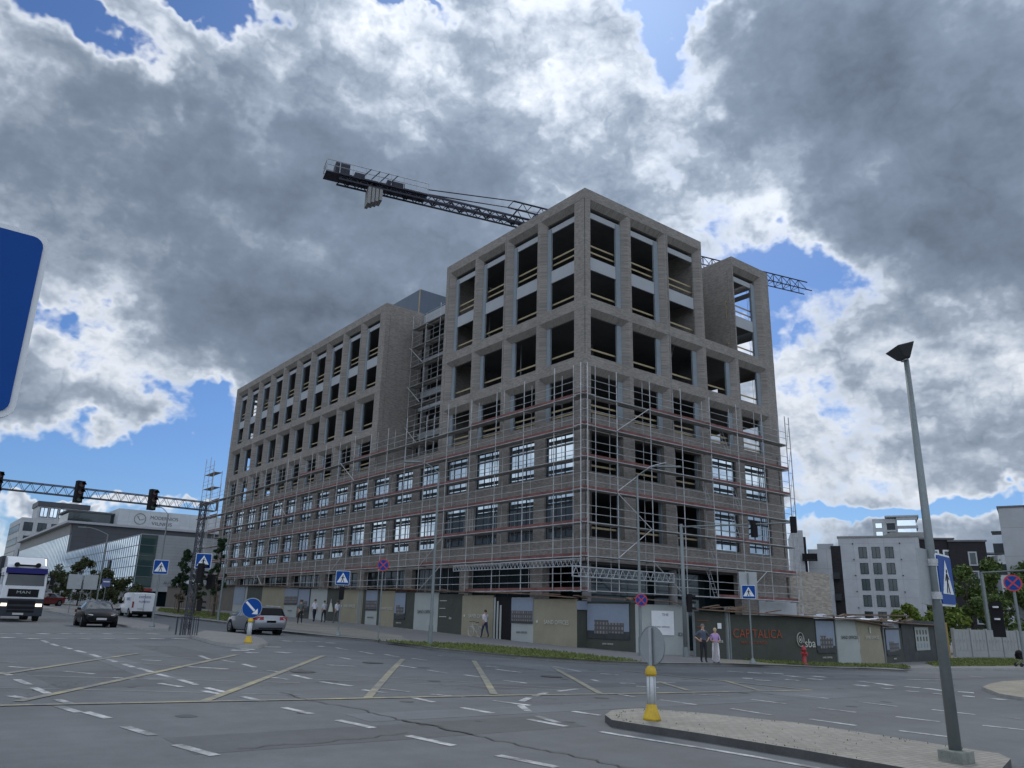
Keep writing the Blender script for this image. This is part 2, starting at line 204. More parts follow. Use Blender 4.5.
def brick(name,c1,c2,mortar,scale=1.0,bw=.29,bh=.072,axis='xy',var=.25):
    if name in MATS: return MATS[name]
    m,t,b=newmat(name)
    tc=t.add('ShaderNodeTexCoord').outputs['Object']
    sp=t.add('ShaderNodeSeparateXYZ',inp={0:tc})
    g=t.add('ShaderNodeNewGeometry').outputs['Normal']
    gs=t.add('ShaderNodeSeparateXYZ',inp={0:g})
    ax=t.math('ABSOLUTE',gs.outputs[0]); az=t.math('GREATER_THAN',t.math('ABSOLUTE',gs.outputs[2]),.6)
    h=t.math('ADD',sp.outputs[0],sp.outputs[1])
    zz=t.math('ADD',sp.outputs[2],t.math('MULTIPLY',az,t.math('SUBTRACT',sp.outputs[1],sp.outputs[0])))
    cb=t.add('ShaderNodeCombineXYZ',inp={0:h,1:zz})
    br=t.add('ShaderNodeTexBrick',inp={'Vector':cb.outputs[0],'Color1':(*c1,1),'Color2':(*c2,1),'Mortar':(*mortar,1),'Scale':1.0,'Mortar Size':.011,'Brick Width':bw*scale,'Row Height':bh*scale,'Bias':0.0})
    br.offset=.37
    n=t.noise(cb.outputs[0],.35,5,.65).outputs['Fac']
    n3=t.noise(cb.outputs[0],14,4,.8).outputs['Fac']
    st=t.vmath('MULTIPLY',cb.outputs[0],(2.2,.25,1)).outputs[0]
    n4=t.noise(st,1.0,4,.6).outputs['Fac']
    v=t.math('ADD',t.math('MULTIPLY',n,.4),t.math('ADD',t.math('MULTIPLY',n3,.35),t.math('MULTIPLY',n4,.25)))
    k=t.ramp(v,[(.32,1-var),(.68,1+var)])
    c=t.mix(1.0,br.outputs['Color'],k,'MULTIPLY')
    t.l.new(c,b.inputs['Base Color']); b.inputs['Roughness'].default_value=.9
    bp=t.add('ShaderNodeBump',inp={'Height':br.outputs['Fac'],'Strength':.35,'Distance':.01}); bp.invert=True
    t.l.new(bp.outputs[0],b.inputs['Normal'])
    MATS[name]=m; return m
def mat_asphalt():
    m,t,b=newmat('asphalt')
    tc=t.add('ShaderNodeTexCoord').outputs['Object']
    big=t.noise(tc,.09,5,.6).outputs['Fac']
    # long streaks along both roads (tyre polish)
    sx=t.vmath('MULTIPLY',tc,(.05,1.1,1)).outputs[0]; n1=t.noise(sx,.8,4,.6).outputs['Fac']
    sy=t.vmath('MULTIPLY',tc,(1.1,.05,1)).outputs[0]; n2=t.noise(sy,.8,4,.6).outputs['Fac']
    fine=t.noise(tc,45,3,.8).outputs['Fac']; mid=t.noise(tc,2.2,6,.7).outputs['Fac']
    v=t.math('ADD',t.math('MULTIPLY',big,.3),t.math('ADD',t.math('MULTIPLY',n1,.22),t.math('MULTIPLY',n2,.12)))
    v=t.math('ADD',v,t.math('ADD',t.math('MULTIPLY',fine,.22),t.math('MULTIPLY',mid,.22)))
    c=t.ramp(v,[(.40,(.072,.077,.083)),(.54,(.110,.117,.124)),(.68,(.160,.168,.176))])
    # old repaired patches and thin cracks
    vo=t.add('ShaderNodeTexVoronoi',feature='DISTANCE_TO_EDGE'); vo.inputs['Scale'].default_value=.11
    wv=t.noise(tc,.7,4,.7); wt=t.vmath('ADD',tc,t.vmath('SCALE',wv.outputs['Color'],scale=1.6).outputs[0]).outputs[0]
    t.l.new(wt,vo.inputs['Vector'])
    cr=t.math('LESS_THAN',vo.outputs['Distance'],.0016)
    gate=t.math('GREATER_THAN',t.noise(tc,.13,2,.5).outputs['Fac'],.53)
    c=t.mix(t.math('MULTIPLY',t.math('MULTIPLY',cr,gate),.6),c,(.05,.053,.057))
    t.l.new(c,b.inputs['Base Color'])
    rg=t.ramp(v,[(.3,.72),(.7,.9)]); t.l.new(rg,b.inputs['Roughness'])
    b.inputs['Specular IOR Level'].default_value=.35
    bp=t.add('ShaderNodeBump',inp={'Height':fine,'Strength':.5,'Distance':.01}); t.l.new(bp.outputs[0],b.inputs['Normal'])
    return m
def mat_paint(name,col,wear=.5):
    m,t,b=newmat(name)
    tc=t.add('ShaderNodeTexCoord').outputs['Object']
    n=t.noise(tc,3.5,7,.75).outputs['Fac']; n2=t.noise(tc,.6,3,.6).outputs['Fac']
    f=t.math('ADD',t.math('MULTIPLY',n,.7),t.math('MULTIPLY',n2,.5))
    w=t.ramp(f,[(wear-.08,(1,1,1)),(wear+.16,(0,0,0))])
    c=t.mix(w,col,(.14,.145,.15)); t.l.new(c,b.inputs['Base Color']); b.inputs['Roughness'].default_value=.75
    return m
def mat_paver(name,c,bw=.2,bh=.1):
    m,t,b=newmat(name)
    tc=t.add('ShaderNodeTexCoord').outputs['Object']
    br=t.add('ShaderNodeTexBrick',inp={'Vector':tc,'Color1':(*[x*1.08 for x in c],1),'Color2':(*[x*.88 for x in c],1),'Mortar':(*[x*.5 for x in c],1),'Scale':1.0,'Mortar Size':.006,'Brick Width':bw,'Row Height':bh})
    n=t.noise(tc,.5,5,.7).outputs['Fac']; k=t.ramp(n,[(.3,.78),(.7,1.18)])
    t.l.new(t.mix(1.0,br.outputs['Color'],k,'MULTIPLY'),b.inputs['Base Color']); b.inputs['Roughness'].default_value=.85
    return m
def mat_leaf(name,c1,c2,sc=1.6):
    m,t,b=newmat(name)
    tc=t.add('ShaderNodeTexCoord').outputs['Object']
    n=t.noise(tc,sc,3,.7).outputs['Fac']; n2=t.noise(tc,sc*9,2,.7).outputs['Fac']
    f=t.math('ADD',t.math('MULTIPLY',n,.55),t.math('MULTIPLY',n2,.45))
    t.l.new(t.ramp(f,[(.35,c1),(.65,c2)]),b.inputs['Base Color']); b.inputs['Roughness'].default_value=.6
    b.inputs['Specular IOR Level'].default_value=.25
    b.inputs['Transmission Weight'].default_value=0
    return m
def mat_panel(name,c,sx,sz,line=(.02,.02,.02),lw=.03,rough=.5,var=.1,metal=0,phase=0):
    "flat cladding sheets with open joints"
    m,t,b=newmat(name)
    tc=t.add('ShaderNodeTexCoord').outputs['Object']; sp=t.add('ShaderNodeSeparateXYZ',inp={0:tc})
    h=t.math('ADD',sp.outputs[0],sp.outputs[1]); cb=t.add('ShaderNodeCombineXYZ',inp={0:h,1:sp.outputs[2]})
    br=t.add('ShaderNodeTexBrick',inp={'Vector':cb.outputs[0],'Color1':(*[x*(1+var) for x in c],1),'Color2':(*[x*(1-var) for x in c],1),'Mortar':(*line,1),'Scale':1.0,'Mortar Size':lw,'Brick Width':sx,'Row Height':sz})
    br.offset=phase
    n=t.noise(cb.outputs[0],.4,5,.7).outputs['Fac']; k=t.ramp(n,[(.3,.88),(.7,1.1)])
    t.l.new(t.mix(1.0,br.outputs['Color'],k,'MULTIPLY'),b.inputs['Base Color']); b.inputs['Roughness'].default_value=rough; b.inputs['Metallic'].default_value=metal
    return m
M_ASPH=mat_asphalt(); M_WHITE_P=mat_paint('white_road_paint',(.60,.61,.61),.60); M_YEL_P=mat_paint('yellow_road_paint',(.36,.32,.17),.60)
M_FAINT_P=mat_paint('faded_road_paint',(.24,.24,.225),.6)
M_KERB=simple('kerb_concrete',(.30,.30,.29),.85,var=.2,scale=1.5)
M_KERBD=simple('dark_worn_kerb',(.075,.075,.075),.9,var=.3,scale=3,bump=.3); M_PAVE=mat_paver('concrete_pavers',(.25,.235,.205)); M_PAVE2=simple('pavement_asphalt',(.17,.165,.165),.9,var=.15,scale=.8)
M_YPAVE=mat_paver('yellow_tactile_paving',(.27,.245,.19))
M_GRASS=simple('lawn_grass',(.125,.15,.045),.95,var=.45,scale=2.5,bump=.6)
M_GROUND=simple('waste_ground',(.14,.14,.12),.95,var=.3,scale=.05)
M_BRICK=brick('grey_clinker_brick',(.31,.272,.24),(.165,.148,.133),(.22,.212,.2),.85,var=.26)
M_BRICK_L=brick('pale_clinker_brick',(.40,.35,.29),(.24,.21,.18),(.3,.28,.25),1.5,var=.3)
M_CONC=simple('raw_concrete',(.24,.24,.24),.85,var=.18,scale=.7)
M_CONC_L=simple('pale_precast_concrete',(.34,.36,.38),.7,var=.1,scale=.6)
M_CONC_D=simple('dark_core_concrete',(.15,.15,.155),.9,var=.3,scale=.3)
M_COLU=simple('bluish_insulated_column',(.20,.235,.265),.7,var=.15,scale=.8)
M_WOOD=simple('timber_board',(.34,.275,.165),.75,var=.22,scale=2)
M_WOOD_B=simple('brown_weathered_board',(.15,.10,.07),.85,var=.4,scale=1.5)
M_TOE=simple('red_brown_toe_board',(.17,.07,.065),.85,var=.6,scale=1.5)
M_GALV=simple('galvanised_tube',(.43,.44,.45),.5,.3,var=.4,scale=2)
M_GALVP=simple('galvanised_pole',(.19,.215,.22),.5,.35,var=.15,scale=2)
M_DECK=simple('scaffold_deck_planks',(.27,.25,.23),.8,.0,var=.5,scale=1.5)
M_FRAME=simple('dark_window_frame',(.02,.028,.035),.4,.3,var=.15)
M_GLASS=glass('facade_glass',(.72,.84,.93),.015,.70)
M_GLASS_D=glass('dark_glass',(.22,.31,.35),.03,.035,(.006,.014,.018))
M_BLACK=simple('black_plastic',(.010,.010,.012),.7,var=.3,spec=.2)
M_BLUE=simple('sign_blue',(.004,.06,.27),.5,var=.08,scale=4,spec=.15)
M_SWHITE=simple('sign_white',(.68,.70,.72),.4,var=.07,scale=4)
M_SRED=simple('sign_red',(.5,.03,.03),.4,var=.08)
M_SBACK=simple('sign_back_grey',(.33,.355,.365),.45,.4,var=.12)
M_YELLOW=simple('bollard_yellow',(.55,.36,.02),.5,var=.3,scale=6)
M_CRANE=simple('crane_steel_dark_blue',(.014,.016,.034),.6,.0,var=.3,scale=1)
M_CRANE_G=simple('crane_light_steel',(.35,.37,.40),.5,.3,var=.2)

# ------------------------------------------------------------------ draped surfaces
def cuts(bm):
    xs=[v.co.x for v in bm.verts]; ys=[v.co.y for v in bm.verts]
    x=2*math.floor(min(xs)/2)+2
    while x<max(xs):
        if -46<=x<=120: bmesh.ops.bisect_plane(bm,geom=bm.verts[:]+bm.edges[:]+bm.faces[:],plane_co=(x,0,0),plane_no=(1,0,0),dist=1e-5)
        x+=2
    y=2*math.floor(min(ys)/2)+2
    while y<max(ys):
        if -46<=y<=160: bmesh.ops.bisect_plane(bm,geom=bm.verts[:]+bm.edges[:]+bm.faces[:],plane_co=(0,y,0),plane_no=(0,1,0),dist=1e-5)
        y+=2
def drape_bm(bm,poly,off):
    vs=[bm.verts.new((p[0],p[1],0)) for p in poly]
    f=bm.faces.new(vs)
    if f.normal.z<0: f.normal_flip()
    f.normal_update()
def drape(name,polys,off,mat,side=None,thick=0,kind='structure',label=None,group=None):
    bm=bmesh.new()
    for p in polys: drape_bm(bm,p,off)
    bm.normal_update()
    for f in bm.faces:
        if f.normal.z<0: f.normal_flip()
    bmesh.ops.triangulate(bm,faces=bm.faces[:])
    cuts(bm)
    if thick:
        be=[e for e in bm.edges if e.is_boundary]
        r=bmesh.ops.extrude_edge_only(bm,edges=be)
        low=[g for g in r['geom'] if isinstance(g,bmesh.types.BMVert)]
        lows=set(low)
        for f in bm.faces:
            if any(v in lows for v in f.verts): f.material_index=1
        for v in bm.verts: v.co.z=gz(v.co.x,v.co.y)+off-(thick if v in lows else 0)
    else:
        for v in bm.verts: v.co.z=gz(v.co.x,v.co.y)+off
    bmesh.ops.recalc_face_normals(bm,faces=bm.faces)
    me=bpy.data.meshes.new(name); bm.to_mesh(me); bm.free()
    me.materials.append(mat); me.materials.append(side or mat)
    o=bpy.data.objects.new(name,me); COL.objects.link(o); tag(o,label,None,group,kind); return o
def strip(p,q,w):
    p=Vector(p[:2]);q=Vector(q[:2]); d=(q-p)
    if d.length<.02: return None
    d.normalize(); n=Vector((-d.y,d.x))*w/2
    return [tuple(p-n),tuple(q-n),tuple(q+n),tuple(p+n)]
def ribbon(pts,w):
    return [s for s in (strip(a,b,w) for a,b in zip(pts[:-1],pts[1:])) if s]
# base ground
gx=[-3000,-800,-300,-150,-90,-60]+list(range(-46,121,2))+[160,220,300,800,3000]
gy=[-3000,-800,-300,-150,-80]+list(range(-46,161,2))+[200,270,400,900,3000]
bm=bmesh.new(); grid=[[bm.verts.new((x,y,gz(x,y)-.012)) for x in gx] for y in gy]
for j in range(len(gy)-1):
    for i in range(len(gx)-1): bm.faces.new((grid[j][i],grid[j][i+1],grid[j+1][i+1],grid[j+1][i]))
me=bpy.data.meshes.new('ground'); bm.to_mesh(me); bm.free(); me.materials.append(M_GROUND)
tag(bpy.data.objects.new('ground',me),kind='structure'); COL.objects.link(bpy.data.objects['ground'])
drape('road',[[(-44,-44),(118,-44),(118,-10),(-10,-10),(-10,158),(-44,158)]],0,M_ASPH)
kb=DATA['kerb']
pav=[(-12.9,158)]+[tuple(p) for p in kb]+[(10.5,-13.2),(10.6,-9),(118,-9),(118,40),(22,40),(22,-.5),(-.5,-.5),(-.5,158)]
drape('pavement',[pav],.12,M_PAVE2,M_KERB,.14)
# pale kerb stones along its edge
drape('kerb_stones',ribbon([(-12.8,157)]+[tuple(p) for p in kb],.3),.128,M_KERB)
drape('pavement',[[(11.2,-13.0),(16,-13.2),(24,-14),(60,-14),(118,-14),(118,-9.2),(11.2,-9.2)]],.124,M_PAVE2,M_KERB,.14)
drape('footpath',[[(-12.6,-1.2),(-12.4,20),(-10.8,30),(-10.6,157),(-6.3,157),(-6.3,18),(-8,8)]],.129,M_PAVE)
drape('crossing_apron',[DATA['xwalkpad']],.132,M_YPAVE)
drape('traffic_island',[DATA['medianL']],.12,M_PAVE2,M_KERB,.14)
drape('traffic_island',[DATA['islandL']],.12,M_PAVE2,M_KERB,.14)
drape('traffic_island',[DATA['islandR']],.12,M_PAVE,M_KERBD,.14)
drape('traffic_island',[DATA['padR']],.10,M_YPAVE,M_KERB,.12)
drape('traffic_island',[[(-22.5,54),(-21.5,157),(-19.5,157),(-19.3,54)]],.12,M_PAVE2,M_KERB,.14)
drape('pavement',[[(-43,-9),(-36.5,-9),(-36,10),(-36,157),(-43,157)]],.12,M_PAVE2,M_KERB,.14)
# tarmac marks
def mat_patch(name,k):
    m=M_ASPH.copy(); m.name=name; 
    b=m.node_tree.nodes['Principled BSDF']; l=b.inputs['Base Color'].links[0]; t=NT(m.node_tree); src=l.from_socket
    t.l.new(t.mix(1.0,src,(k,k,k*1.01),'MULTIPLY'),b.inputs['Base Color']); return m
M_P1=mat_patch('newer_asphalt_patch',.80); M_P2=mat_patch('older_asphalt_patch',1.16)
def rect(x,y,a,b_,r): 
    c,s_=math.cos(r),math.sin(r); return [(x+p*c-q*s_,y+p*s_+q*c) for p,q in ((-a/2,-b_/2),(a/2,-b_/2),(a/2,b_/2),(-a/2,b_/2))]
drape('asphalt_patches',[rect(-27,-24.5,6.5,1.3,.02),rect(-17.5,-19.3,9,1.1,.0),rect(-9,-16.5,5,1.8,.03),rect(-25.5,-8,1.4,7,.0),rect(-4,-18.5,7,.7,.0),rect(-29.5,-16,2.2,3.5,.05),rect(8,-18,10,.8,.0)],.002,M_P1)
drape('asphalt_patches',[rect(-21,-23,12,.9,.01),rect(-15,-13.4,2.4,4.2,.1),rect(-28.2,-12,.8,9,.0),rect(2,-16,9,1.6,.0),rect(-12.6,-22.3,3,2.0,.05)],.003,M_P2)
st_=[]
rs=random.Random(3)
for _ in range(46):
    x=rs.uniform(-31,6); y=rs.choice((-14.3,-17.8,-21.8,-24.4))+rs.uniform(-.5,.5); r_=rs.uniform(.05,.22)
    st_.append([(x+r_*rs.uniform(.7,1.3)*math.cos(2*PI*k/9),y+r_*rs.uniform(.7,1.3)*math.sin(2*PI*k/9)) for k in range(9)])
drape('oil_stains',st_,.0042,mat_patch('oil_stained_asphalt',.62))
drape('white_road_markings',[s for s in (strip(a,b,.15) for a,b in DATA['white']) if s],.006,M_WHITE_P)
zb=[]
for a,b in DATA['zebra']:
    s=strip(a,b,.42)
    if s: zb.append(s)
drape('crossing_markings',zb,.009,M_WHITE_P)
drape('kerbside_line',ribbon(DATA['solid'],.13),.007,M_WHITE_P)
drape('yellow_box_markings',[s for s in (strip(a,b,.17) for a,b in DATA['yellow']) if s],.012,M_YEL_P)
drape('faded_road_markings',[s for s in (strip(a,b,.09) for a,b in DATA['faint']) if s],.004,M_FAINT_P)
M_TAR=simple('crack_sealing_tar',(.045,.047,.05),.8,var=.3)
def wob(pts,k=5,amp=.07,w0=.03):
    out=[]
    for a,b in zip(pts[:-1],pts[1:]):
        for i in range(k):
            t=i/k; out.append((a[0]+(b[0]-a[0])*t+random.uniform(-amp,amp),a[1]+(b[1]-a[1])*t+random.uniform(-amp,amp)))
    out.append(tuple(pts[-1])); return out
cr=wob(DATA['crack']); 
drape('road_cracks',[s for i,s in enumerate(ribbon(cr,.03)) ]+ribbon(wob(DATA['crack2']),.018)+ribbon(cr[18:32],.07),.0135,M_TAR)
mh=[]
for (x,y) in ((-21,-12.5),(-17.5,-17),(-24.5,-15.2)):
    mh.append([(x+.33*math.cos(2*PI*k/14),y+.33*math.sin(2*PI*k/14)) for k in range(14)])
drape('manhole_cover',mh,.014,M_TAR)

wm=MB(); rs=random.Random(9)
isl=DATA['islandR']
for _ in range(260):
    k=rs.randrange(len(isl)); a=isl[k]; b_=isl[(k+1)%len(isl)]; t_=rs.random(); x=a[0]+(b_[0]-a[0])*t_; y=a[1]+(b_[1]-a[1])*t_
    cx_=sum(q[0] for q in isl)/len(isl); cy_=sum(q[1] for q in isl)/len(isl); f_=rs.uniform(.06,.10) if rs.random()<.7 else rs.uniform(.1,.8)
    x+=(cx_-x)*f_; y+=(cy_-y)*f_
    if y<-29.6: continue
    z=gz(x,y)+.12; h=rs.uniform(.008,.03); w_=rs.uniform(.005,.012); a_=rs.uniform(0,PI)
    wm.face([(x-math.cos(a_)*w_,y-math.sin(a_)*w_,z),(x+math.cos(a_)*w_,y+math.sin(a_)*w_,z),(x+rs.uniform(-.01,.01),y+rs.uniform(-.01,.01),z+h)])
o_=wm.build('weeds',simple('joint_weeds',(.09,.10,.04),.9,var=.4)); tag(o_,'tiny weeds in the joints and along the kerb of the near island','weeds',None,'stuff')
# lawns with tufts
def lawn(name,poly,off,dens,label):
    o=drape(name,[poly],off,M_GRASS,kind='stuff'); 
    xs=[p[0] for p in poly]; ys=[p[1] for p in poly]
    def inside(x,y):
        c=False; j=len(poly)-1
        for i in range(len(poly)):
            if (poly[i][1]>y)!=(poly[j][1]>y) and x<(poly[j][0]-poly[i][0])*(y-poly[i][1])/(poly[j][1]-poly[i][1])+poly[i][0]: c=not c
            j=i
        return c
    mb=MB(); n=0; N=int((max(xs)-min(xs))*(max(ys)-min(ys))*dens)
    for _ in range(min(N,16000)):
        x=random.uniform(min(xs),max(xs)); y=random.uniform(min(ys),max(ys))
        if not inside(x,y): continue
        z=gz(x,y)+off; a=random.uniform(0,PI); h=random.uniform(.04,.13); w=random.uniform(.03,.08)
        dx,dy=math.cos(a)*w,math.sin(a)*w; lx,ly=random.uniform(-.05,.05),random.uniform(-.05,.05)
        mb.face([(x-dx,y-dy,z),(x+dx,y+dy,z),(x+lx,y+ly,z+h)])
    me=bpy.data.meshes.new(name)
    bm=bmesh.new(); bm.from_mesh(o.data)
    k=len(bm.verts)
    vs=[bm.verts.new(v) for v in mb.v]
    for f in mb.f:
        bm.faces.new([vs[i] for i in f])
    bm.to_mesh(o.data); bm.free()
    o['label']=label; o['category']='grass'
lawn('grass',DATA['grassA'],.14,60,'long green lawn strip between the kerb and the footpath before the hoarding')
lawn('grass',DATA['grassL'],.14,25,'lawn strip with young staked trees at far end of the building')
lawn('grass',DATA['grassR'],.14,50,'rough lawn at the foot of the dark green hoarding by the hydrant')
lawn('grass',DATA['grassR2'],.14,40,'rough lawn at the foot of the pale concrete panel fence')

# ------------------------------------------------------------------ the office building under construction
L,W=70.1,21.7; PA,PB=4.03,4.07
TOPZ=30.75
bld=empty('office_building',(0,0,0),0,'long unfinished seven storey office block of grey clinker brick with open window bays','building')
mapA=lambda s,d,z:(d,s,z)
mapB=lambda s,d,z:(s,d,z)
mapR=lambda s,d,z:(W-d,s,z)
mapE=lambda s,d,z:(s,L-d,z)
def belt(mb,mp,s0,s1,z0,z1,depth,slope=0,out=0):
    mb.T=mp
    mb.prism([(-out,z0),(depth,z0-slope),(depth,z1),(-out,z1)],s0,s1,lambda d,z,s:(s,d,z)); mb.T=None
def pbox(mb,mp,s0,s1,d0,d1,z0,z1):
    mb.T=mp; mb.box(s0,s1,d0,d1,z0,z1); mb.T=None
DP=.8
def facade(mp,N,pitch,o0,w12,w36,length,skip36=(),skip56=(),piers0=None,s_start=0.0,f0=True,lo=False):
    """o0 = first opening start; w12/w36 opening widths; returns MB"""
    mb=MB(); E=.002
    segs=[]  # helper: continuous runs for a set of skipped bays
    def runs(skip):
        r=[];st=s_start
        k=0
        while k<N:
            if k in skip:
                a=skip_a
                k2=k
                while k2 in skip: k2+=1
                r.append((st,skip_a)); st=skip_b; k=k2
            else: k+=1
        r.append((st,length)); return r
    skip_a,skip_b=(facade.gap if hasattr(facade,'gap') and facade.gap else (0,0))
    def sbelt(a,b,z0,z1):
        mb.T=mp; mb.prism([(-.012,z0),(.34,z0-.42),(.52,z0-.42),(.52,z1),(-.012,z1)],a-.003,b+.003,lambda d,z,s:(s,d,z)); mb.T=None
    # ground floor
    if f0:
        for (a,b) in piers0: pbox(mb,mp,a,b,.0,.6,-.6,5.0)
    belt(mb,mp,s_start,length,5.0,6.5,.5)
    def row(z0,z1,w,depth,skip,slope=0):
        xs=[s_start]
        if depth==DP: return row_splay(z0,z1,w,skip)
        for k in range(N):
            a=o0+pitch*k; b=a+w
            if k in skip:
                if xs[-1] is not None and (k-1) not in skip:
                    pbox(mb,mp,xs[-1],skip_a,0,depth,z0,z1); 
                if (k+1) not in skip: xs.append(skip_b)
                continue
            pbox(mb,mp,xs[-1],a,0,depth,z0,z1); xs.append(b)
        if not(N-1 in skip): pbox(mb,mp,xs[-1],length,0,depth,z0,z1)
        elif xs[-1]<length: pbox(mb,mp,xs[-1],length,0,depth,z0,z1)
    row(6.5,9.4,w12,.36,())
    def pier(a,b,z0,z1,la,lb):
        mb.T=mp; mb.prism([(a,0),(b,0),(b+lb,.34),(b+lb,.5),(a-la,.5),(a-la,.34)],z0,z1,lambda p,q,z:(p,q,z)); mb.T=None
    def row_splay(z0,z1,w,skip):
        first=True; prev=s_start; pl=0
        for k in range(N):
            a=o0+pitch*k; b=a+w
            if k in skip:
                if (k-1) not in skip: pier(prev,skip_a,z0,z1,pl,0)
                if (k+1) not in skip: prev=skip_b; pl=0
                continue
            if a-prev>.01: pier(prev,a,z0,z1,pl,.33)
            prev=b; pl=.38
        if length-prev>.02: pier(prev,length,z0,z1,pl,0)
    belt(mb,mp,s_start,length,9.4,10.6,.5)
    row(10.6,13.25,w12,.36,())
    belt(mb,mp,s_start,length,13.25,14.4,.6)
    row(14.4,17.65,w36,DP,skip36)
    for a,b in runs(skip36): sbelt(a,b,17.65,18.4)
    row(18.4,21.76,w36,DP,skip36)
    for a,b in runs(skip36): sbelt(a,b,21.76,22.5)
    sk=skip56 or skip36
    row(22.5,30.0,w36,DP,sk)
    for a,b in runs(sk): sbelt(a,b,30.0,TOPZ)
    return mb
facade.gap=(17.5,28.2)
fa=facade(mapA,17,PA,1.1,2.87,3.68,L,skip36=(4,5,6),piers0=[(4.1,5.35),(12.4,13.6),(20.4,21.6),(28.6,29.9),(36.6,37.9),(44.7,46),(52.7,54),(60.8,62),(68.9,70.1)])
# wing side wall facing the recess, and the tower's side wall
fa.box(.523,4.3,28.2,28.75,14.4,TOPZ-.01)
fa.box(.523,4.3,16.95,17.5,14.4,TOPZ-.01)
fa.build('brick_facade',M_BRICK,bld)
facade.gap=(12.7,16.65)
fb=facade(mapB,5,PB,.5,2.95,3.72,W-.503,skip56=(3,),s_start=.503,piers0=[(15.4,W-.503)])
fb.box(16.65,17.03,.523,8,22.3,TOPZ-.01)
fb.box(12.2,12.7,.523,8,22.3,TOPZ-.01)
fb.build('brick_facade',M_BRICK,bld)
# corner blocks where A meets B need the first pier of A to close the corner
facade.gap=None
fr=facade(mapR,17,PA,1.1,2.87,3.68,L,piers0=[(k*8.05+.6,k*8.05+1.8) for k in range(9)],s_start=.0)
fr.build('brick_facade',M_BRICK,bld)
fe=facade(mapE,5,PB,1.0,2.87,3.4,W-.525,piers0=[(1,2),(9,10),(17,18)],s_start=.525)
fe.build('brick_facade',M_BRICK,bld)
for s_ in (8.98,17.04,33.1,41.2,49.2,57.3,65.3):
    z0_=14.45
    if s_<17.1 or s_>28.8: MB().box(-.016,.01,s_-.018,s_+.018,z0_,TOPZ-.02).build('movement_joint',M_CONC_D,bld)
for s_ in (8.5,16.78): MB().box(s_-.018,s_+.018,-.016,.01,14.45,TOPZ-.02 if s_<10 else 22.4).build('movement_joint',M_CONC_D,bld)
# dark movement joint on the corner arris
mb=MB(); mb.box(-.006,.02,.012,.05,5.0,TOPZ-.05); mb.build('corner_joint',M_BLACK,bld)
# floor slabs
LV=[6.25,10.3,14.15,18.2,22.3,25.75,30.2]
for z in LV:
    mb=MB()
    if z in (6.25,10.3): mb.box(.52,W-.52,.52,L-.52,z-.3,z)
    elif z<20: 
        mb.box(DP+.05,4.6 if z>15 else W-.9,DP+.05,16.9,z-.3,z) if z>15 else mb.box(.62,W-.9,.62,L-.9,z-.28,z)
        if z>15: mb.box(4.602,W-.9,DP+.05,L-.9,z-.3,z); mb.box(DP+.05,4.6,28.8,L-.9,z-.3,z)
    else:
        mb.box(DP+.05,4.6,DP+.05,16.9,z-.3,z); mb.box(DP+.05,4.6,28.8,L-.9,z-.3,z)
        mb.box(4.602,12.15,DP+.05,L-.9,z-.3,z); mb.box(17.15,W-.9,DP+.05,L-.9,z-.3,z)
        mb.box(12.152,17.148,5 if z>23 else DP+.05,L-.9,z-.3,z)
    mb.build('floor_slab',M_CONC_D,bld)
# stair and lift cores, dark inner walls
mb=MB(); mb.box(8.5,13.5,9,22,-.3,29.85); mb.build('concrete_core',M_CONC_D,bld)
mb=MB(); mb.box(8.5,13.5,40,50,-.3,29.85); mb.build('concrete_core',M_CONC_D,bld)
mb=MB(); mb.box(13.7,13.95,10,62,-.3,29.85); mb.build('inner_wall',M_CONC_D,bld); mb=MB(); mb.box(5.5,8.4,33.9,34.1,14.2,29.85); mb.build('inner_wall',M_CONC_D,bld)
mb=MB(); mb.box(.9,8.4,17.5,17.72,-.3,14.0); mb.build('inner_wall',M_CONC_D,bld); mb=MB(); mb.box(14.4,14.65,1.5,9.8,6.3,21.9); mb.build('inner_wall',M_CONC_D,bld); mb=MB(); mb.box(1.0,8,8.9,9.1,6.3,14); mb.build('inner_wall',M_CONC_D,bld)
# columns right behind the brick piers
M_LGB=simple('wrapped_insulation_bales',(.42,.43,.42),.7,var=.15,scale=2)
for k in range(18):
    if k in (5,6): continue
    cs0,cs1=(4.0-PA+PA*k,5.5-PA+PA*k) if k else (.75,1.45)
    if k==4: cs1=17.4
    if k==7: cs0=28.3
    if k==17: cs1=L-.2
    mb=MB(); s0=4.38-PA+PA*k if k else .85
    z0=14.16; mb.box(.505,.9,cs0+.55 if k else .9,cs1-.1,z0,29.3); mb.box(.36,.502,cs0,cs1,z0,29.2)
    mb.build('concrete_column',M_COLU,bld)
MB().box(17.05,17.12,.36,.7,22.3,29.2).build('concrete_column',M_COLU,bld)
for j in range(1,6):
    mb=MB(); s0=PB*j-.70
    mb.box(s0,s0+1.1,.37,.62,6.3,14.1); 
    zt_=22.2 if j==3 else 29.2; mb.box(s0+.5,s0+1.1,.505,.9,14.16,zt_ if j!=4 else 22.2); mb.box(s0,s0+1.45 if j<5 else W-.3,.36,.502,14.16,zt_ if j!=4 else 22.2); mb.build('concrete_column',M_COLU,bld)
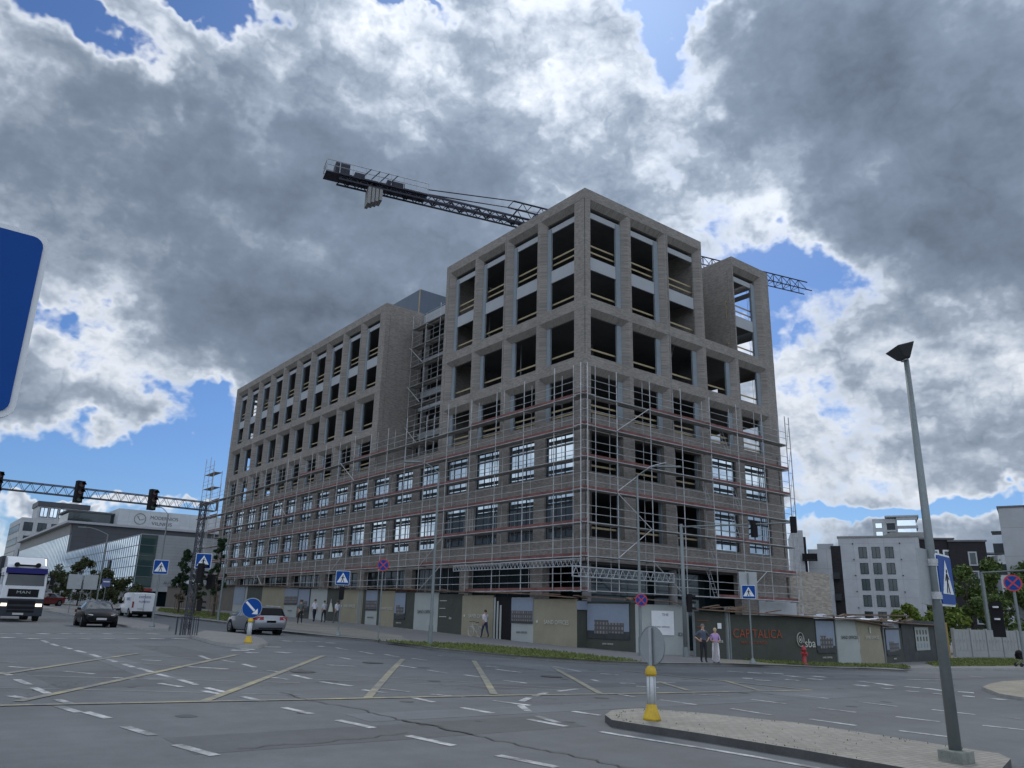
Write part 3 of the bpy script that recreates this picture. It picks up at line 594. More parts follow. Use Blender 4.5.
# freestanding round columns inside the floors
for z0,z1 in ((14.16,17.9),(18.22,22.0),(22.32,25.9),(26.22,29.9)):
    for v in (6,11,16,39,55):
        MB().tube((6.2,v,z0),(6.2,v,z1),.25,10).build('inner_column',M_CONC,bld)
for (x,y,z0,z1,dx) in ((9.5,1.6,18.22,21.95,1.4),(2.2,9.6,18.22,22.0,0),(6.0,1.9,14.18,17.9,0),(14.2,2.2,18.22,21.95,.9),(1.9,2.4,22.32,25.4,0),(1.8,13.4,22.32,25.4,.0),(10.2,2.0,6.3,9.9,0),(5.6,1.8,10.35,13.8,0),(1.7,38.5,14.2,17.9,0),(1.7,58.6,18.25,22,0),(18.6,1.7,18.22,22,0)):
    MB().tube((x,y,z0),(x+dx,y,z1),.045,6).build('steel_prop',M_CONC_L,bld)
for (x,y,z,a,b_,c) in ((2.0,11.2,18.2,.8,1.6,.9),(6.2,1.8,18.2,1.4,.8,.7),(10.4,1.6,14.15,1.2,.9,1.0),(1.8,34.2,18.2,.9,1.8,.8),(1.9,50.6,14.15,.9,1.3,1.0),(2.1,3.0,25.75,.9,1.2,.7),(9.6,1.9,10.3,1.2,.8,.6)):
    MB().box(x,x+a,y,y+b_,z+.002,z+c).build('stacked_material',M_LGB if (x+y)%2>1 else M_WOOD,bld)
# pale slab edge bands behind the double height bays
for mp,rg in ((mapA,[(1.05,17.0),(29,L-.8)]),(mapB,[(.82,12.2),(17.1,W-.85)]),(mapR,[(.85,L-.8)]),(mapE,[(.85,W-.85)])):
    mb=MB()
    for a,b in rg:
        pbox(mb,mp,a,b,.40,.50,24.85,25.8); pbox(mb,mp,a,b,.40,.50,28.85,29.28)
    mb.build('slab_edge_band',M_CONC_L,bld)
# timber guard rails in the open bays
def rails(mp,s0,s1,zs,d):
    mb=MB()
    for z in zs:
        pbox(mb,mp,s0,s1,d,d+.04,z-.06,z+.06)
    s=s0+.05
    pbox(mb,mp,s,s+.05,d+.04,d+.09,zs[-1]-1.0,zs[0]+.1); pbox(mb,mp,s1-.1,s1-.05,d+.04,d+.09,zs[-1]-1.0,zs[0]+.1)
    mb.build('timber_guard_rail',M_WOOD,bld)
for k in list(range(4))+list(range(7,17)):
    a=1.1+PA*k-.35; b=a+3.68+.7
    a=max(a,.9)
    rails(mapA,a,b,(15.2,14.75),.6); rails(mapA,a,b,(19.12,),.6); rails(mapA,a,b,(23.22,),.6); rails(mapA,a,b,(26.85,26.35),.6)
for j in range(5):
    a=.5+PB*j-.3; b=a+3.72+.6; a=max(a,.9)
    if j<3: rails(mapB,a,b,(7.15,),.7); rails(mapB,a,b,(11.15,),.7)
    rails(mapB,a,b,(15.2,14.75),.66); rails(mapB,a,b,(19.12,),.66)
    if j!=3: rails(mapB,a,b,(23.22,),.66); rails(mapB,a,b,(26.85,26.35),.66)
# glazed windows
def window(mp,s0,s1,z0,z1,kind,nm='window'):
    fr=MB(); d0,d1=.14,.24; fw=.05
    def fb_(a,b,c,e): pbox(fr,mp,a,b,d0,d1,c,e)
    fb_(s0,s0+fw,z0,z1); fb_(s1-fw,s1,z0,z1); fb_(s0+fw,s1-fw,z0,z0+fw+(.06 if kind==1 else 0)); fb_(s0+fw,s1-fw,z1-fw,z1)
    zt=z1-.62 if kind<2 else z1-.5
    fb_(s0+fw,s1-fw,zt-.1,zt+.03)
    zl=z0+.75
    if kind<2: fb_(s0+fw,s1-fw,zl-.03,zl+.03)
    n=3
    for i in range(1,n):
        x=s0+(s1-s0)*(i/n if kind!=1 else (.36,.68)[i-1])
        fb_(x-.022,x+.022,z0+fw+.06,zl-.03 if kind<2 else zt-.1)
        if kind<2: fb_(x-.022,x+.022,zl+.03,zt-.1)
        fb_(x-.02,x+.02,zt+.03,z1-fw)
    o=fr.build(nm,M_FRAME,bld)
    g=MB(); pbox(g,mp,s0+.02,s1-.02,  .18,.2,z0+.02,z1-.02)
    g.build('glass_pane',M_GLASS if kind!=3 else M_GLASS_D,o)
    return o
for k in range(17):
    a=1.1+PA*k; b=a+2.87
    window(mapA,a+.002,b-.002,10.602,13.248,1); window(mapA,a+.002,b-.002,6.502,9.398,0)
for j in (3,4):
    a=.5+PB*j
    window(mapB,a+.002,a+2.948,10.602,13.248,1); window(mapB,a+.002,a+2.948,6.502,9.398,0)
pr=[(0.3,4.1),(5.35,12.4),(13.6,20.4),(21.6,28.6),(29.9,36.6),(37.9,44.7),(46,52.7),(54,60.8),(62,68.9)]
def shopwin(mp,a,b):
    fr=MB(); g=MB(); n=max(2,int((b-a)/1.35))
    for i in range(n+1):
        x=a+.03+(b-a-.06)*i/n; pbox(fr,mp,x-.025,x+.025,.35,.45,-.5,4.99)
    pbox(fr,mp,a,b,.352,.448,3.75,3.83); 
    o=fr.build('shop_window',M_FRAME,bld); pbox(g,mp,a+.01,b-.01,.39,.41,-.5,4.98); g.build('glass_pane',M_GLASS_D,o)
for a,b in pr[1:]: shopwin(mapA,a,b)
# recessed corner entrance
mb=MB(); mb.box(2.2,2.26,2.0,4.1,-.5,4.98); mb.box(2.2,20.6,1.94,2.0,-.5,4.98); mb.build('corner_glazing',M_GLASS_D,bld)
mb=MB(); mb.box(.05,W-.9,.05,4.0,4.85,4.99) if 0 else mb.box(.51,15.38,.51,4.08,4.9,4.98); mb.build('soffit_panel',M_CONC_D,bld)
[MB().tube((q,.9,-.5),(q,.9,4.9),.3,12).build('round_column',M_CONC,bld) for q in (.9,9)]
# recess: inner facade of the middle part
mb=MB()
for z in LV[3:]: mb.box(4.35,4.6,17.52,28.18,z-.55,z+.02)
mb.box(4.3,4.36,17.52,28.18,29.0,30.5)
mb.build('pale_parapet_panel',M_CONC_L,bld)
mb=MB(); mb.box(4.2,4.34,20.2,28.1,20.4,20.9); mb.box(4.25,4.34,17.6,24,24.3,24.55); mb.build('pale_parapet_panel',M_CONC_L,bld)
mb=MB()
for v in (20.2,24,27.6): mb.box(4.4,4.8,v,v+.4,14.2,29)
mb.build('concrete_column',M_CONC,bld)
mb=MB(); mb.box(8.2,8.5,17.5,34,14.2,30); mb.build('inner_wall',M_CONC_D,bld)
mb=MB(); mb.box(.62,4.3,17.52,28.18,14.152,14.3); mb.build('terrace_deck',M_CONC,bld)
# roof plant screen
M_PLANT=mat_panel('blue_grey_plant_screen',(.075,.105,.15),1.2,6,(.05,.07,.1),.012,.45,.06,.0)
mb=MB(); mb.box(5.2,15,30.8,60,30.25,34.55); ps=mb.build('roof_plant_screen',M_PLANT,bld)
mb=MB(); mb.box(5.12,5.2,30.7,30.85,30.25,34.5); mb.build('corner_trim',M_WOOD,ps)
# low brick wall continuing the street front to the right
lw=MB(); lw.box(W+.003,27.4,.02,.5,-1.2,5.55); lw.box(26.9,27.4,.502,7,-1.2,5.4); lw.build('low_brick_wall',M_BRICK_L,bld)
mb=MB(); mb.box(17.4,22.2,-.06,-.004,-1,3.3); mb.build('insulation_sheet',simple('pale_insulation',(.42,.44,.46),.8,var=.08),bld)

# ------------------------------------------------------------------ scaffolding
def scaffold(name,label,mp,s0,s1,pitch,o_in,o_out,z0,levels,ztop,posts_extra=(),grp='scaffolding around the unfinished building',dz=2.0,toe=True,base=None,skipdeck=None):
    root=empty(name,(0,0,0),0,label,'scaffolding',grp)
    n=int(round((s1-s0)/pitch)); rr=.033
    for i in range(n+1):
        s=s0+(s1-s0)*i/n
        for o in (o_in,o_out):
            mb=MB(); mb.T=mp
            zt=ztop+(0.0 if o==o_out else -.05)+random.choice((0,0,.15,.35))
            mb.tube((s,o,z0 if base is None else base),(s,o,zt),rr if o==o_out else .02,5)
            if o==o_out:
                for lv in range(levels):
                    z=z0+dz*lv; mb.tube((s,o_in,z-.07),(s,o_out,z-.07),.03,4)
            mb.build('post',M_GALV,root)
    for lv in range(levels):
        z=z0+dz*lv
        d=MB(); d.T=mp
        for i in range(n):
            a=s0+(s1-s0)*i/n+.02; b=s0+(s1-s0)*(i+1)/n-.02
            dzr=random.uniform(-.012,.012)
            for q in range(2):
                oa=o_in+(o_out-o_in)*(q*.5+.03); ob=o_in+(o_out-o_in)*(q*.5+.47)
                d.box(a,b,min(oa,ob),max(oa,ob),z-.035+dzr,z+dzr)
        d.build('deck',M_DECK,root)
        r=MB(); r.T=mp
        for h in (.5,1.0): r.tube((s0,o_out-.04,z+h),(s1,o_out-.04,z+h),.021,4)
        r.tube((s0,o_out-.045,z-.02),(s1,o_out-.045,z-.02),.035,4)
        r.build('guard_tube',M_GALV,root)
        if toe:
            for i0 in range(0,n,2):
              if random.random()<.18: continue
              t=MB(); t.T=mp
              for i in range(i0,min(n,i0+2)):
                a=s0+(s1-s0)*i/n; b=s0+(s1-s0)*(i+1)/n
                t.box(a,b,o_out-.01,o_out+.02,z+.02,z+.19)
              t.build('toe_board',M_TOE,root)
    return root
zs=3.2
sa=scaffold('facade_scaffolding','tubular steel scaffolding with red brown toe boards along the long left facade',mapA,-1.35,71.4,3.11,-.42,-1.10,zs,7,17.2)
sb=scaffold('facade_scaffolding','tubular steel scaffolding with decks in front of the short right facade',mapB,-1.45,20.9,3.05,-.42,-1.10,zs,7,17.2)
def diag(root,mp,pairs,r=.032):
    for (s0,z0,s1,z1) in pairs:
        mb=MB(); mb.T=mp; mb.tube((s0,-1.2,z0),(s1,-1.2,z1),r,5); mb.build('diagonal_brace',M_GALV,root)
diag(sb,mapB,[(1.6,9.3,4.7,11.3),(4.7,11.3,6.3,11.8),(1.6,5.2,4.7,7.2),(1.6,13.2,4.7,15.2),(4.7,5.2,7.7,3.2),(13.9,3.2,17,5.2),(4.7,7.2,1.6,9.2)])
diag(sa,mapA,[(17.3,5.2,14.2,7.2),(17.3,3.3,14.2,5.2),(29.7,13.2,32.8,15.2),(32.8,5.2,29.7,7.2),(48.3,3.2,51.4,5.2),(51.4,7.2,48.3,9.2),(60.7,3.2,57.6,5.2),(45,11.2,48,13.2)])
def ladder(root,mp,s,z0,z1,lean=.5):
    mb=MB(); mb.T=mp
    for ds in (-.18,.18): mb.tube((s+ds,-.95,z0),(s+ds+lean,-.6,z1),.022,4)
    n=int((z1-z0)/.3)
    for i in range(1,n):
        t=i/n; mb.tube((s-.18+lean*t,-.95+.35*t,z0+(z1-z0)*t),(s+.18+lean*t,-.95+.35*t,z0+(z1-z0)*t),.014,4)
    mb.build('ladder',M_CONC_L,root)
for (s,z) in ((13.6,13.2),(11.2,9.2),(14.3,7.2),(11.6,5.2),(11.3,3.2),(14.6,9.2)): ladder(sb,mapB,s,z,z+2.1,-.45)
for (s,z) in ((11.0,7.2),(32,3.2),(48,9.2)): ladder(sa,mapA,s,z,z+2.1)
def girder(root,mp,s0,s1,o,z0,z1,r=.03,n=None,mat=None,name='lattice_girder'):
    mb=MB(); mb.T=mp
    mb.tube((s0,o,z0),(s1,o,z0),r,5); mb.tube((s0,o,z1),(s1,o,z1),r,5)
    mb.tube((s0,o,z0),(s0,o,z1),r,5); mb.tube((s1,o,z0),(s1,o,z1),r,5)
    n=n or int((s1-s0)/(z1-z0)/.95); w=(s1-s0)/n
    for i in range(n):
        mb.tube((s0+w*i,o,z0),(s0+w*(i+.5),o,z1),r*.7,4); mb.tube((s0+w*(i+.5),o,z1),(s0+w*(i+1),o,z0),r*.7,4)
    mb.build(name,mat or M_CONC_L,root)
girder(sb,mapB,-2.35,6.5,-1.35,3.95,4.5,.04); girder(sa,mapA,-.9,6.9,-1.3,4.6,5.0,.035)
girder(sa,mapA,6.9,12.5,-1.3,4.62,4.98,.03)
# stair tower at the far left end and scaffolding inside the recess
st=scaffold('scaffold_stair_tower','narrow scaffold stair tower rising past the far left end of the building',mapE,-3.4,-.6,1.4,3.2,4.2,0.6,9,21.6,dz=2.3,toe=False) if 0 else None
root=empty('scaffold_stair_tower',(0,0,0),0,'narrow scaffold tower standing free beyond the far left end of the building','scaffolding','scaffolding around the unfinished building')
for (u,v) in ((-1.2,71.6),(-1.2,75.6),(-.1,71.6),(-.1,75.6),(-1.2,73.6)):
    MB().tube((u,v,1.2),(u,v,21.5 if v>73 else 19.5),.04,5).build('post',M_GALV,root)
for i in range(9):
    z=3.2+2*i; MB().box(-1.15,-.15,71.5,77.0 if i in (5,6) else 75.7,z,z+.06).build('deck',M_WOOD_B if i in(5,6) else M_DECK,root)
    mb=MB()
    for h in (.5,1): mb.tube((-1.22,71.5,z+h),(-1.22,75.7,z+h),.025,4)
    mb.tube((-1.2,71.6,z),(-1.2,75.6,z+2),.025,4); mb.build('guard_tube',M_GALV,root)
mapC=lambda s,d,z:(3.9+d,s,z)
rec=scaffold('recess_scaffolding','dark scaffolding tubes standing in the deep recess between tower and left wing',mapC,17.9,27.9,2.5,-.1,-.95,14.6,8,29.6,dz=2.0,toe=False)
diag(rec,lambda s,d,z:(3.9+d,s,z),[(25.4,16.6,27.9,18.6),(25.4,20.6,27.9,22.6),(25.4,24.6,27.9,26.6),(20.4,18.6,22.9,16.6)])
# the end frame beyond the right corner
ef=empty('scaffold_end_frame',(0,0,0),0,'slim ladder like scaffold frame rising beside the right edge of the building','scaffolding','scaffolding around the unfinished building')
for u in (21.05,21.6):
    MB().tube((u,-1.0,-.9),(u,-1.0,17.6),.04,5).build('post',M_GALV,ef)
mb=MB()
for i in range(17): mb.tube((21.05,-1.0,1+i),(21.6,-1.0,1+i),.022,4)
for i in range(0,16,2): mb.tube((21.05,-1.0,1+i),(21.6,-1.0,3+i),.022,4)
mb.build('rung_set',M_GALV,ef)

# ------------------------------------------------------------------ tower crane behind the building
crane=empty('tower_crane',(24,21.4,0),0,'dark lattice tower crane with hanging concrete counterweights behind the building','crane')
mb=MB()
ang=math.atan2(13.9-28.7,52.1+7.2)
dirv=Vector((math.cos(ang),math.sin(ang),0)); nrm=Vector((-dirv.y,dirv.x,0))
A0=Vector((-7.2-24,28.7-21.4,42.0))
Ltot=61.2
def cp(t,w,h): return A0+dirv*t+nrm*w+Vector((0,0,h))
# counter jib: two deep dark girders + walkway, t 0..33
mb=MB()
for w_ in (-.6,.6):
    mb.bar(cp(1,w_,-.12),cp(33,w_,-.12),.13,.15); mb.bar(cp(1,w_,.42),cp(33,w_,.42),.15,.2)
    for i in range(32): mb.bar(cp(1+i,w_,-.1),cp(1.5+i,w_,.4),.07,.07); mb.bar(cp(1.5+i,w_,.4),cp(2+i,w_,-.1),.07,.07)
for i in range(21): mb.bar(cp(2+i*1.5,-.7,.15),cp(2+i*1.5,.7,.15),.12,.12)
for i in range(20): mb.bar(cp(2+i*1.5,-.7 if i%2 else .7,.15),cp(3.5+i*1.5,.7 if i%2 else -.7,.15),.08,.08)
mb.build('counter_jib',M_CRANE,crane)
mb=MB(); mb.box(-.1,.1,-.1,.1,0,.01); 
mb=MB()
for w in (-.95,.95):
    for h in (.55,1.1): mb.tube(cp(-.3,w,.4+h),cp(10,w,.4+h),.04,4)
    for i in range(9): mb.tube(cp(-.3+i*1.28,w,.3),cp(-.3+i*1.28,w,1.55),.04,4)
for h in (.55,1.1): mb.tube(cp(-.3,-.95,.4+h),cp(-.3,.95,.4+h),.04,4)
mb.build('walkway_railing',M_CRANE_G,crane)
mb=MB(); mb.bar(cp(-.3,0,.3),cp(10,0,.3),1.7,.08); mb.bar(cp(.6,0,1.0),cp(2.0,0,1.0),1.2,1.3); mb.bar(cp(2.6,.3,.9),cp(3.6,.3,.9),.9,.8)
mb.bar(cp(5.8,0,.75),cp(7.6,0,.75),1.0,.7)
for i in range(4): mb.tube(cp(3.2+i*.9,-1,.4),cp(4.0+i*.9,-1,1.5),.05,4)
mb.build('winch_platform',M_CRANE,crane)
for i in range(4):
    mb=MB(); mb.bar(cp(4.1+i*.38,-.65,-1.1+.1*i),cp(4.1+i*.38,.65,-1.1+.1*i),.30,1.8-.2*i); mb.build('counterweight_block',M_CONC,crane)
# inner portion with upper chords
mb=MB()
def lattice(t0,t1,w,h0,h1,step,r,tri=True):
    for s_ in (-w,w): mb.tube(cp(t0,s_,h0),cp(t1,s_,h0),r,5)
    tops=[0] if tri else (-w,w)
    for s_ in tops: mb.tube(cp(t0,s_,h1),cp(t1,s_,h1),r*1.15,5)
    n=int((t1-t0)/step)
    for i in range(n):
        a=t0+step*i
        for s_ in (-w,w):
            tp=0 if tri else s_
            mb.tube(cp(a,s_,h0),cp(a+step/2,tp,h1),r*.55,4); mb.tube(cp(a+step/2,tp,h1),cp(a+step,s_,h0),r*.55,4)
        mb.tube(cp(a,-w,h0),cp(a,w,h0),r*.55,4)
        mb.tube(cp(a,-w,h0),cp(a+step,w,h0),r*.45,4)
        if not tri: mb.tube(cp(a,-w,h1),cp(a,w,h1),r*.55,4)
lattice(19.5,29,.75,.35,2.1,2.2,.09,False)
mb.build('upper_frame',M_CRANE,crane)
mb=MB(); mb.tube(cp(10,0.5,1.1),cp(19.5,.75,2.1),.06,5); mb.tube(cp(10,-0.5,1.1),cp(19.5,-.75,2.1),.06,5); 
mb.tube(cp(9.8,0,.9),cp(29,0,2.4),.025,4); mb.build('tie_bar',M_CRANE,crane)
mb=MB()
def latt2(): lattice(32,Ltot,.65,.1,1.5,1.35,.07,True)
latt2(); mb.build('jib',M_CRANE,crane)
mb=MB(); mb.bar(cp(50.4,0,-.25),cp(52.2,0,-.25),1.3,.35); mb.build('trolley',M_CRANE,crane)
mb=MB(); mb.tube(cp(51.0,-.2,-.3),cp(51.0,-.2,-26),.02,4); mb.tube(cp(51.6,.2,-.3),cp(51.6,.2,-26),.02,4); mb.build('hoist_rope',M_CRANE,crane)
mb=MB()
for (x,y) in ((-.8,-.8),(.8,-.8),(.8,.8),(-.8,.8)): mb.bar((x,y,-.3),(x,y,42),.16,.16)
for i in range(21):
    z=i*2
    for (a,b) in (((-.8,-.8),(.8,-.8)),((.8,-.8),(.8,.8)),((.8,.8),(-.8,.8)),((-.8,.8),(-.8,-.8))):
        mb.bar((*a,z),(*b,z+2),.08,.08); mb.bar((*a,z),(*b,z),.08,.08)
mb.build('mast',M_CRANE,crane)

# ------------------------------------------------------------------ lettering
def text_part(name,s,size,mat,parent,loc,rot,extrude=.004,align='CENTER',sx=1.0):
    cu=bpy.data.curves.new('lettering_curve','FONT'); cu.body=s; cu.size=size; cu.extrude=extrude; cu.align_x=align; cu.align_y='CENTER'
    tmp=bpy.data.objects.new('tmp_letter',cu); COL.objects.link(tmp)
    bpy.context.view_layer.update()
    me=bpy.data.meshes.new_from_object(tmp.evaluated_get(bpy.context.evaluated_depsgraph_get()))
    bpy.data.objects.remove(tmp)
    for v in me.vertices: v.co.x*=sx
    me.materials.clear(); me.materials.append(mat)
    o=bpy.data.objects.new(name,me); COL.objects.link(o); o.parent=parent; o.location=loc; o.rotation_euler=rot
    return o
# ------------------------------------------------------------------ hoardings
M_OLIVE=simple('olive_canvas',(.265,.24,.175),.8,var=.14,scale=.7,bump=.2)
M_DGREEN=simple('dark_green_canvas',(.050,.055,.046),.75,var=.25,scale=.8)
M_LGREY=simple('light_grey_canvas',(.33,.355,.345),.8,var=.08,scale=.8)
M_DULL=simple('dull_brown_panel',(.12,.11,.095),.85,var=.2,scale=.5)
M_PSKY=simple('printed_pale_sky',(.21,.25,.32),.6,var=.12,scale=.5)
M_PDARK=simple('printed_dark_foreground',(.03,.036,.04),.6,var=.5,scale=2)
M_PBLD=mat_panel('printed_brick_building',(.20,.175,.16),.22,.25,(.07,.075,.085),.055,.6,.3)
M_TXT=simple('cream_print',(.50,.50,.46),.7,var=.05); M_TXTD=simple('dark_print',(.06,.07,.07),.7,var=.05)
M_ORANGE=simple('orange_print',(.26,.065,.03),.7,var=.2)
def seg_frame(p,q):
    p=Vector((p[0],p[1]));q=Vector((q[0],q[1])); d=(q-p); ln=d.length; rz=math.atan2(d.y,d.x)
    return p,ln,rz
class Hoard:
    def __init__(s,name,label,pts,h0,h1,group):
        s.root=empty(name,(0,0,0),0,label,'hoarding',group); s.pts=pts; s.h0=h0; s.h1=h1; s.n=len(pts)-1
    def panel(s,i,mat,name='hoarding_panel',flip=True,tilt=0,hh=None):
        p=s.pts[i]; q=s.pts[i+1]
        t=i/max(1,s.n); h=hh or (s.h0+(s.h1-s.h0)*t)
        P,ln,rz=seg_frame(p,q)
        o_z=min(gz(*p),gz(*q))+.1; zt=.5*(gz(*p)+gz(*q))+.12+h
        # canvas with slight waves, local x along the run, -y to the street
        mb=MB(); nx=max(2,int(ln/.35)); nz=6; rows=[]
        for k in range(nz+1):
            r=[]
            for j in range(nx+1):
                x=ln*j/nx; z=o_z+(zt-o_z)*k/nz
                w=.018*mnoise.noise(Vector((x*1.3+i*7,z*1.1,0)))*2
                if j in (0,nx): w=0
                r.append(mb.P((x+tilt*(z-o_z),w,z)))
            rows.append(r)
        for k in range(nz):
            for j in range(nx):
                mb.f.append([rows[k][j],rows[k][j+1],rows[k+1][j+1],rows[k+1][j]]); mb.m.append(0)
        mb.box(0.0,ln,.045,.09,o_z,zt)
        o=mb.build(name,mat,s.root); o.location=(P.x,P.y,0); o.rotation_euler=(0,0,rz)
        return o,ln,o_z,zt
    def post(s,i,mat):
        p=s.pts[i]; MB().cbox((p[0],p[1],gz(*p)+1.4),(.1,.1,2.9)).build('post',mat,s.root)
def on(o,mb,name,mat): 
    c=mb.build(name,mat,o); return c
def picture(o,ln,zb,zt,a=.08,b=.92,full=False,label=True):
    x0,x1=ln*a,ln*b; H=zt-zb
    m=MB(); m.box(x0,x1,-.05,-.035,zb+H*.30,zt-.12); pic=on(o,m,'printed_picture',M_PSKY)
    m=MB(); m.box(x0,x1,-.056,-.051,zb+H*.24,zb+H*.40); m.build('printed_street',M_PDARK,o)
    m=MB(); w=x1-x0; m.box(x0+w*.18,x0+w*.52,-.062,-.057,zb+H*.34,zb+H*.62); m.box(x0+w*.52+.003,x0+w*.88,-.062,-.057,zb+H*.36,zb+H*.57); m.build('printed_building',M_PBLD,o)
    if label:
        text_part('lettering','SAND OFFICES',.13,M_TXT,o,((x0+x1)/2,-.06,zb+H*.14),(PI/2,0,0),sx=.9)
hA=[(u,v) for _,u,v in DATA['hA']][::-1]   # from the corner to the far end (toward the viewer = -u side)
hA=hA[::-1]
# street side runs from far end (+v) towards the corner (-v): local -y then looks to -u
HA=Hoard('site_hoarding','long canvas hoarding with olive, grey and picture panels along the left pavement',hA,2.86,2.62,'hoardings round the building site')
def letter(o,ln,zb,zt,s,size,mat,fx=.5,fz=.45,sx=1.0): return text_part('lettering',s,size,mat,o,(ln*fx,-.05,zb+(zt-zb)*fz),(PI/2,0,0),sx=sx)
kinds=['dull','dull','post_sheet','dull','olive','olive','label','pic','white','dgreen','olive','stripes','dark','label','olive','olive','pic','pic','whiteT','dtext','oliveT','gate','label','oliveT','darksign','bigpic','dark','poster']
# boundaries: 165,200,232,245,260,277,283,296,308.5,325,339,356,361,364.5,376,379,393,405,413,437,461,492.5,511,533,577,587,631,636,690
kinds=['dull','dull','sheet','dark','olive','olive','label','pic','white','dgreen','oliveT','stripes','dark','label','dgreen','oliveT','dark','pic','whiteT','dtext','oliveT','gate','label','oliveT','darksign','bigpic','dark','poster']
kinds[15]='oliveT';kinds[16]='pic';kinds[17]='dark'
for i,k in enumerate(kinds):
    mt={'dull':M_DULL,'dark':M_DGREEN,'olive':M_OLIVE,'oliveT':M_OLIVE,'white':M_LGREY,'whiteT':M_LGREY,'dgreen':M_DGREEN,'dtext':M_DGREEN,'label':M_LGREY,'pic':M_DGREEN,'bigpic':M_DGREEN,'poster':M_LGREY,'sheet':M_LGREY,'stripes':M_OLIVE,'gate':M_BLACK,'darksign':M_DGREEN}[k]
    o,ln,zb,zt=HA.panel(i,mt)
    H=zt-zb
    if k=='oliveT': letter(o,ln,zb,zt,'SAND OFFICES',.34 if ln>2.4 else .26,M_TXT,.55,.5); on(o,MB().box(ln*.08,ln*.12,-.05,-.04,zb+H*.48,zb+H*.53),'printed_mark',M_TXT)
    if k=='whiteT': letter(o,ln,zb,zt,'SAND OFFICES',.34,M_TXTD,.5,.5)
    if k=='dtext':
        for f,w in ((.82,.30),(.63,.25),(.42,.3)): on(o,MB().box(ln*.08,ln*(.08+w),-.05,-.04,zb+H*f,zb+H*(f+.015)),'printed_line',M_TXT)
        letter(o,ln,zb,zt,'sba',.26,M_TXT,.55,.4); letter(o,ln,zb,zt,'BAUWERK',.16,M_TXT,.82,.4) if 0 else None
    if k in('pic',): picture(o,ln,zb,zt,.06,.94)
    if k=='bigpic': picture(o,ln,zb,zt,.02,.98)
    if k=='label':
        m=MB(); m.box(.02,ln-.02,-.05,-.035,zb+H*.42,zt-.05); on(o,m,'printed_picture',M_PSKY)
        m=MB(); m.box(.05,ln-.05,-.058,-.052,zb+H*.45,zb+H*.70); on(o,m,'printed_building',M_PBLD)
        m=MB(); m.box(.02,ln-.02,-.064,-.059,zb+H*.42,zb+H*.47); on(o,m,'printed_street',M_PDARK)
        letter(o,ln,zb,zt,'SAND OFFICES',.16,M_TXTD,.5,.22)
    if k=='poster':
        m=MB(); m.box(ln*.3,ln*.72,-.05,-.035,zb+H*.40,zb+H*.88); on(o,m,'poster',M_SWHITE)
        text_part('lettering','THE',.2,M_TXTD,o,(ln*.56,-.056,zb+H*.8),(PI/2,0,0)); text_part('lettering','SAND OFFICES',.12,M_TXTD,o,(ln*.5,-.056,zb+H*.56),(PI/2,0,0))
        letter(o,ln,zb,zt,'IDEI',.26,M_TXTD,.86,.42)
    if k in('stripes','gate'):
        n=3 if k=='gate' else 4
        for q in range(n):
            x=ln*(.06+.5*q/n) if k=='gate' else ln*(.1+.8*q/n)
            on(o,MB().box(x,x+ln*.09,-.055,-.035,zb+.02,zt-.05-.25*q*(k=='gate')),'white_bar',M_LGREY)
    if k=='sheet': on(o,MB().box(ln*.05,ln*.85,-.05,-.04,zb+H*.3,zt-.1),'printed_picture',M_PSKY)
    if k=='darksign':
        on(o,MB().box(-.05,ln*.95,-.1,-.07,zb+H*.80,zb+H*.98),'small_sign',M_PSKY)
    if k=='dgreen' and ln>1.5: letter(o,ln,zb,zt,'SBA',.3,M_TXTD,.4,.6); on(o,MB().prism([(ln*.2,zb+H*.3),(ln*.55,zb+H*.3),(ln*.35,zb+H*.7)],-.05,-.04,lambda a,b,c:(a,c,b)),'printed_mark',M_TXT) if i<11 else None
# canopy boards along the top
mb=MB()
for a,b in zip(hA[:-1],hA[1:]):
    za=gz(*a)+.12+2.9; zb_=gz(*b)+.12+2.9-.12*(b[1]<0)
    mb.bar((a[0]-.12,a[1],za),(b[0]-.12,b[1],zb_),.5,.06)
mb.build('canopy_board',M_WOOD_B,HA.root)
for i in range(30):
    t=random.random()*72; z=gz(-1.3,t)+3.0
    mb=MB(); mb.bar((-1.5+random.uniform(-.1,.1),t,z+.06),(-1.2+random.uniform(-.2,.2),t+random.uniform(.8,2.4),z+random.uniform(.05,.16)),.15,.05); mb.build('loose_plank',M_WOOD_B,HA.root)
hB=[(u,v) for _,u,v in DATA['hB']]
HB=Hoard('site_hoarding','dark green canvas hoarding with orange and white lettering behind the red hydrant',hB[:9],2.42,2.5,'hoardings round the building site')
kb_=['dlogo','postp','big','pic','dark','white','olive','picL','mural']
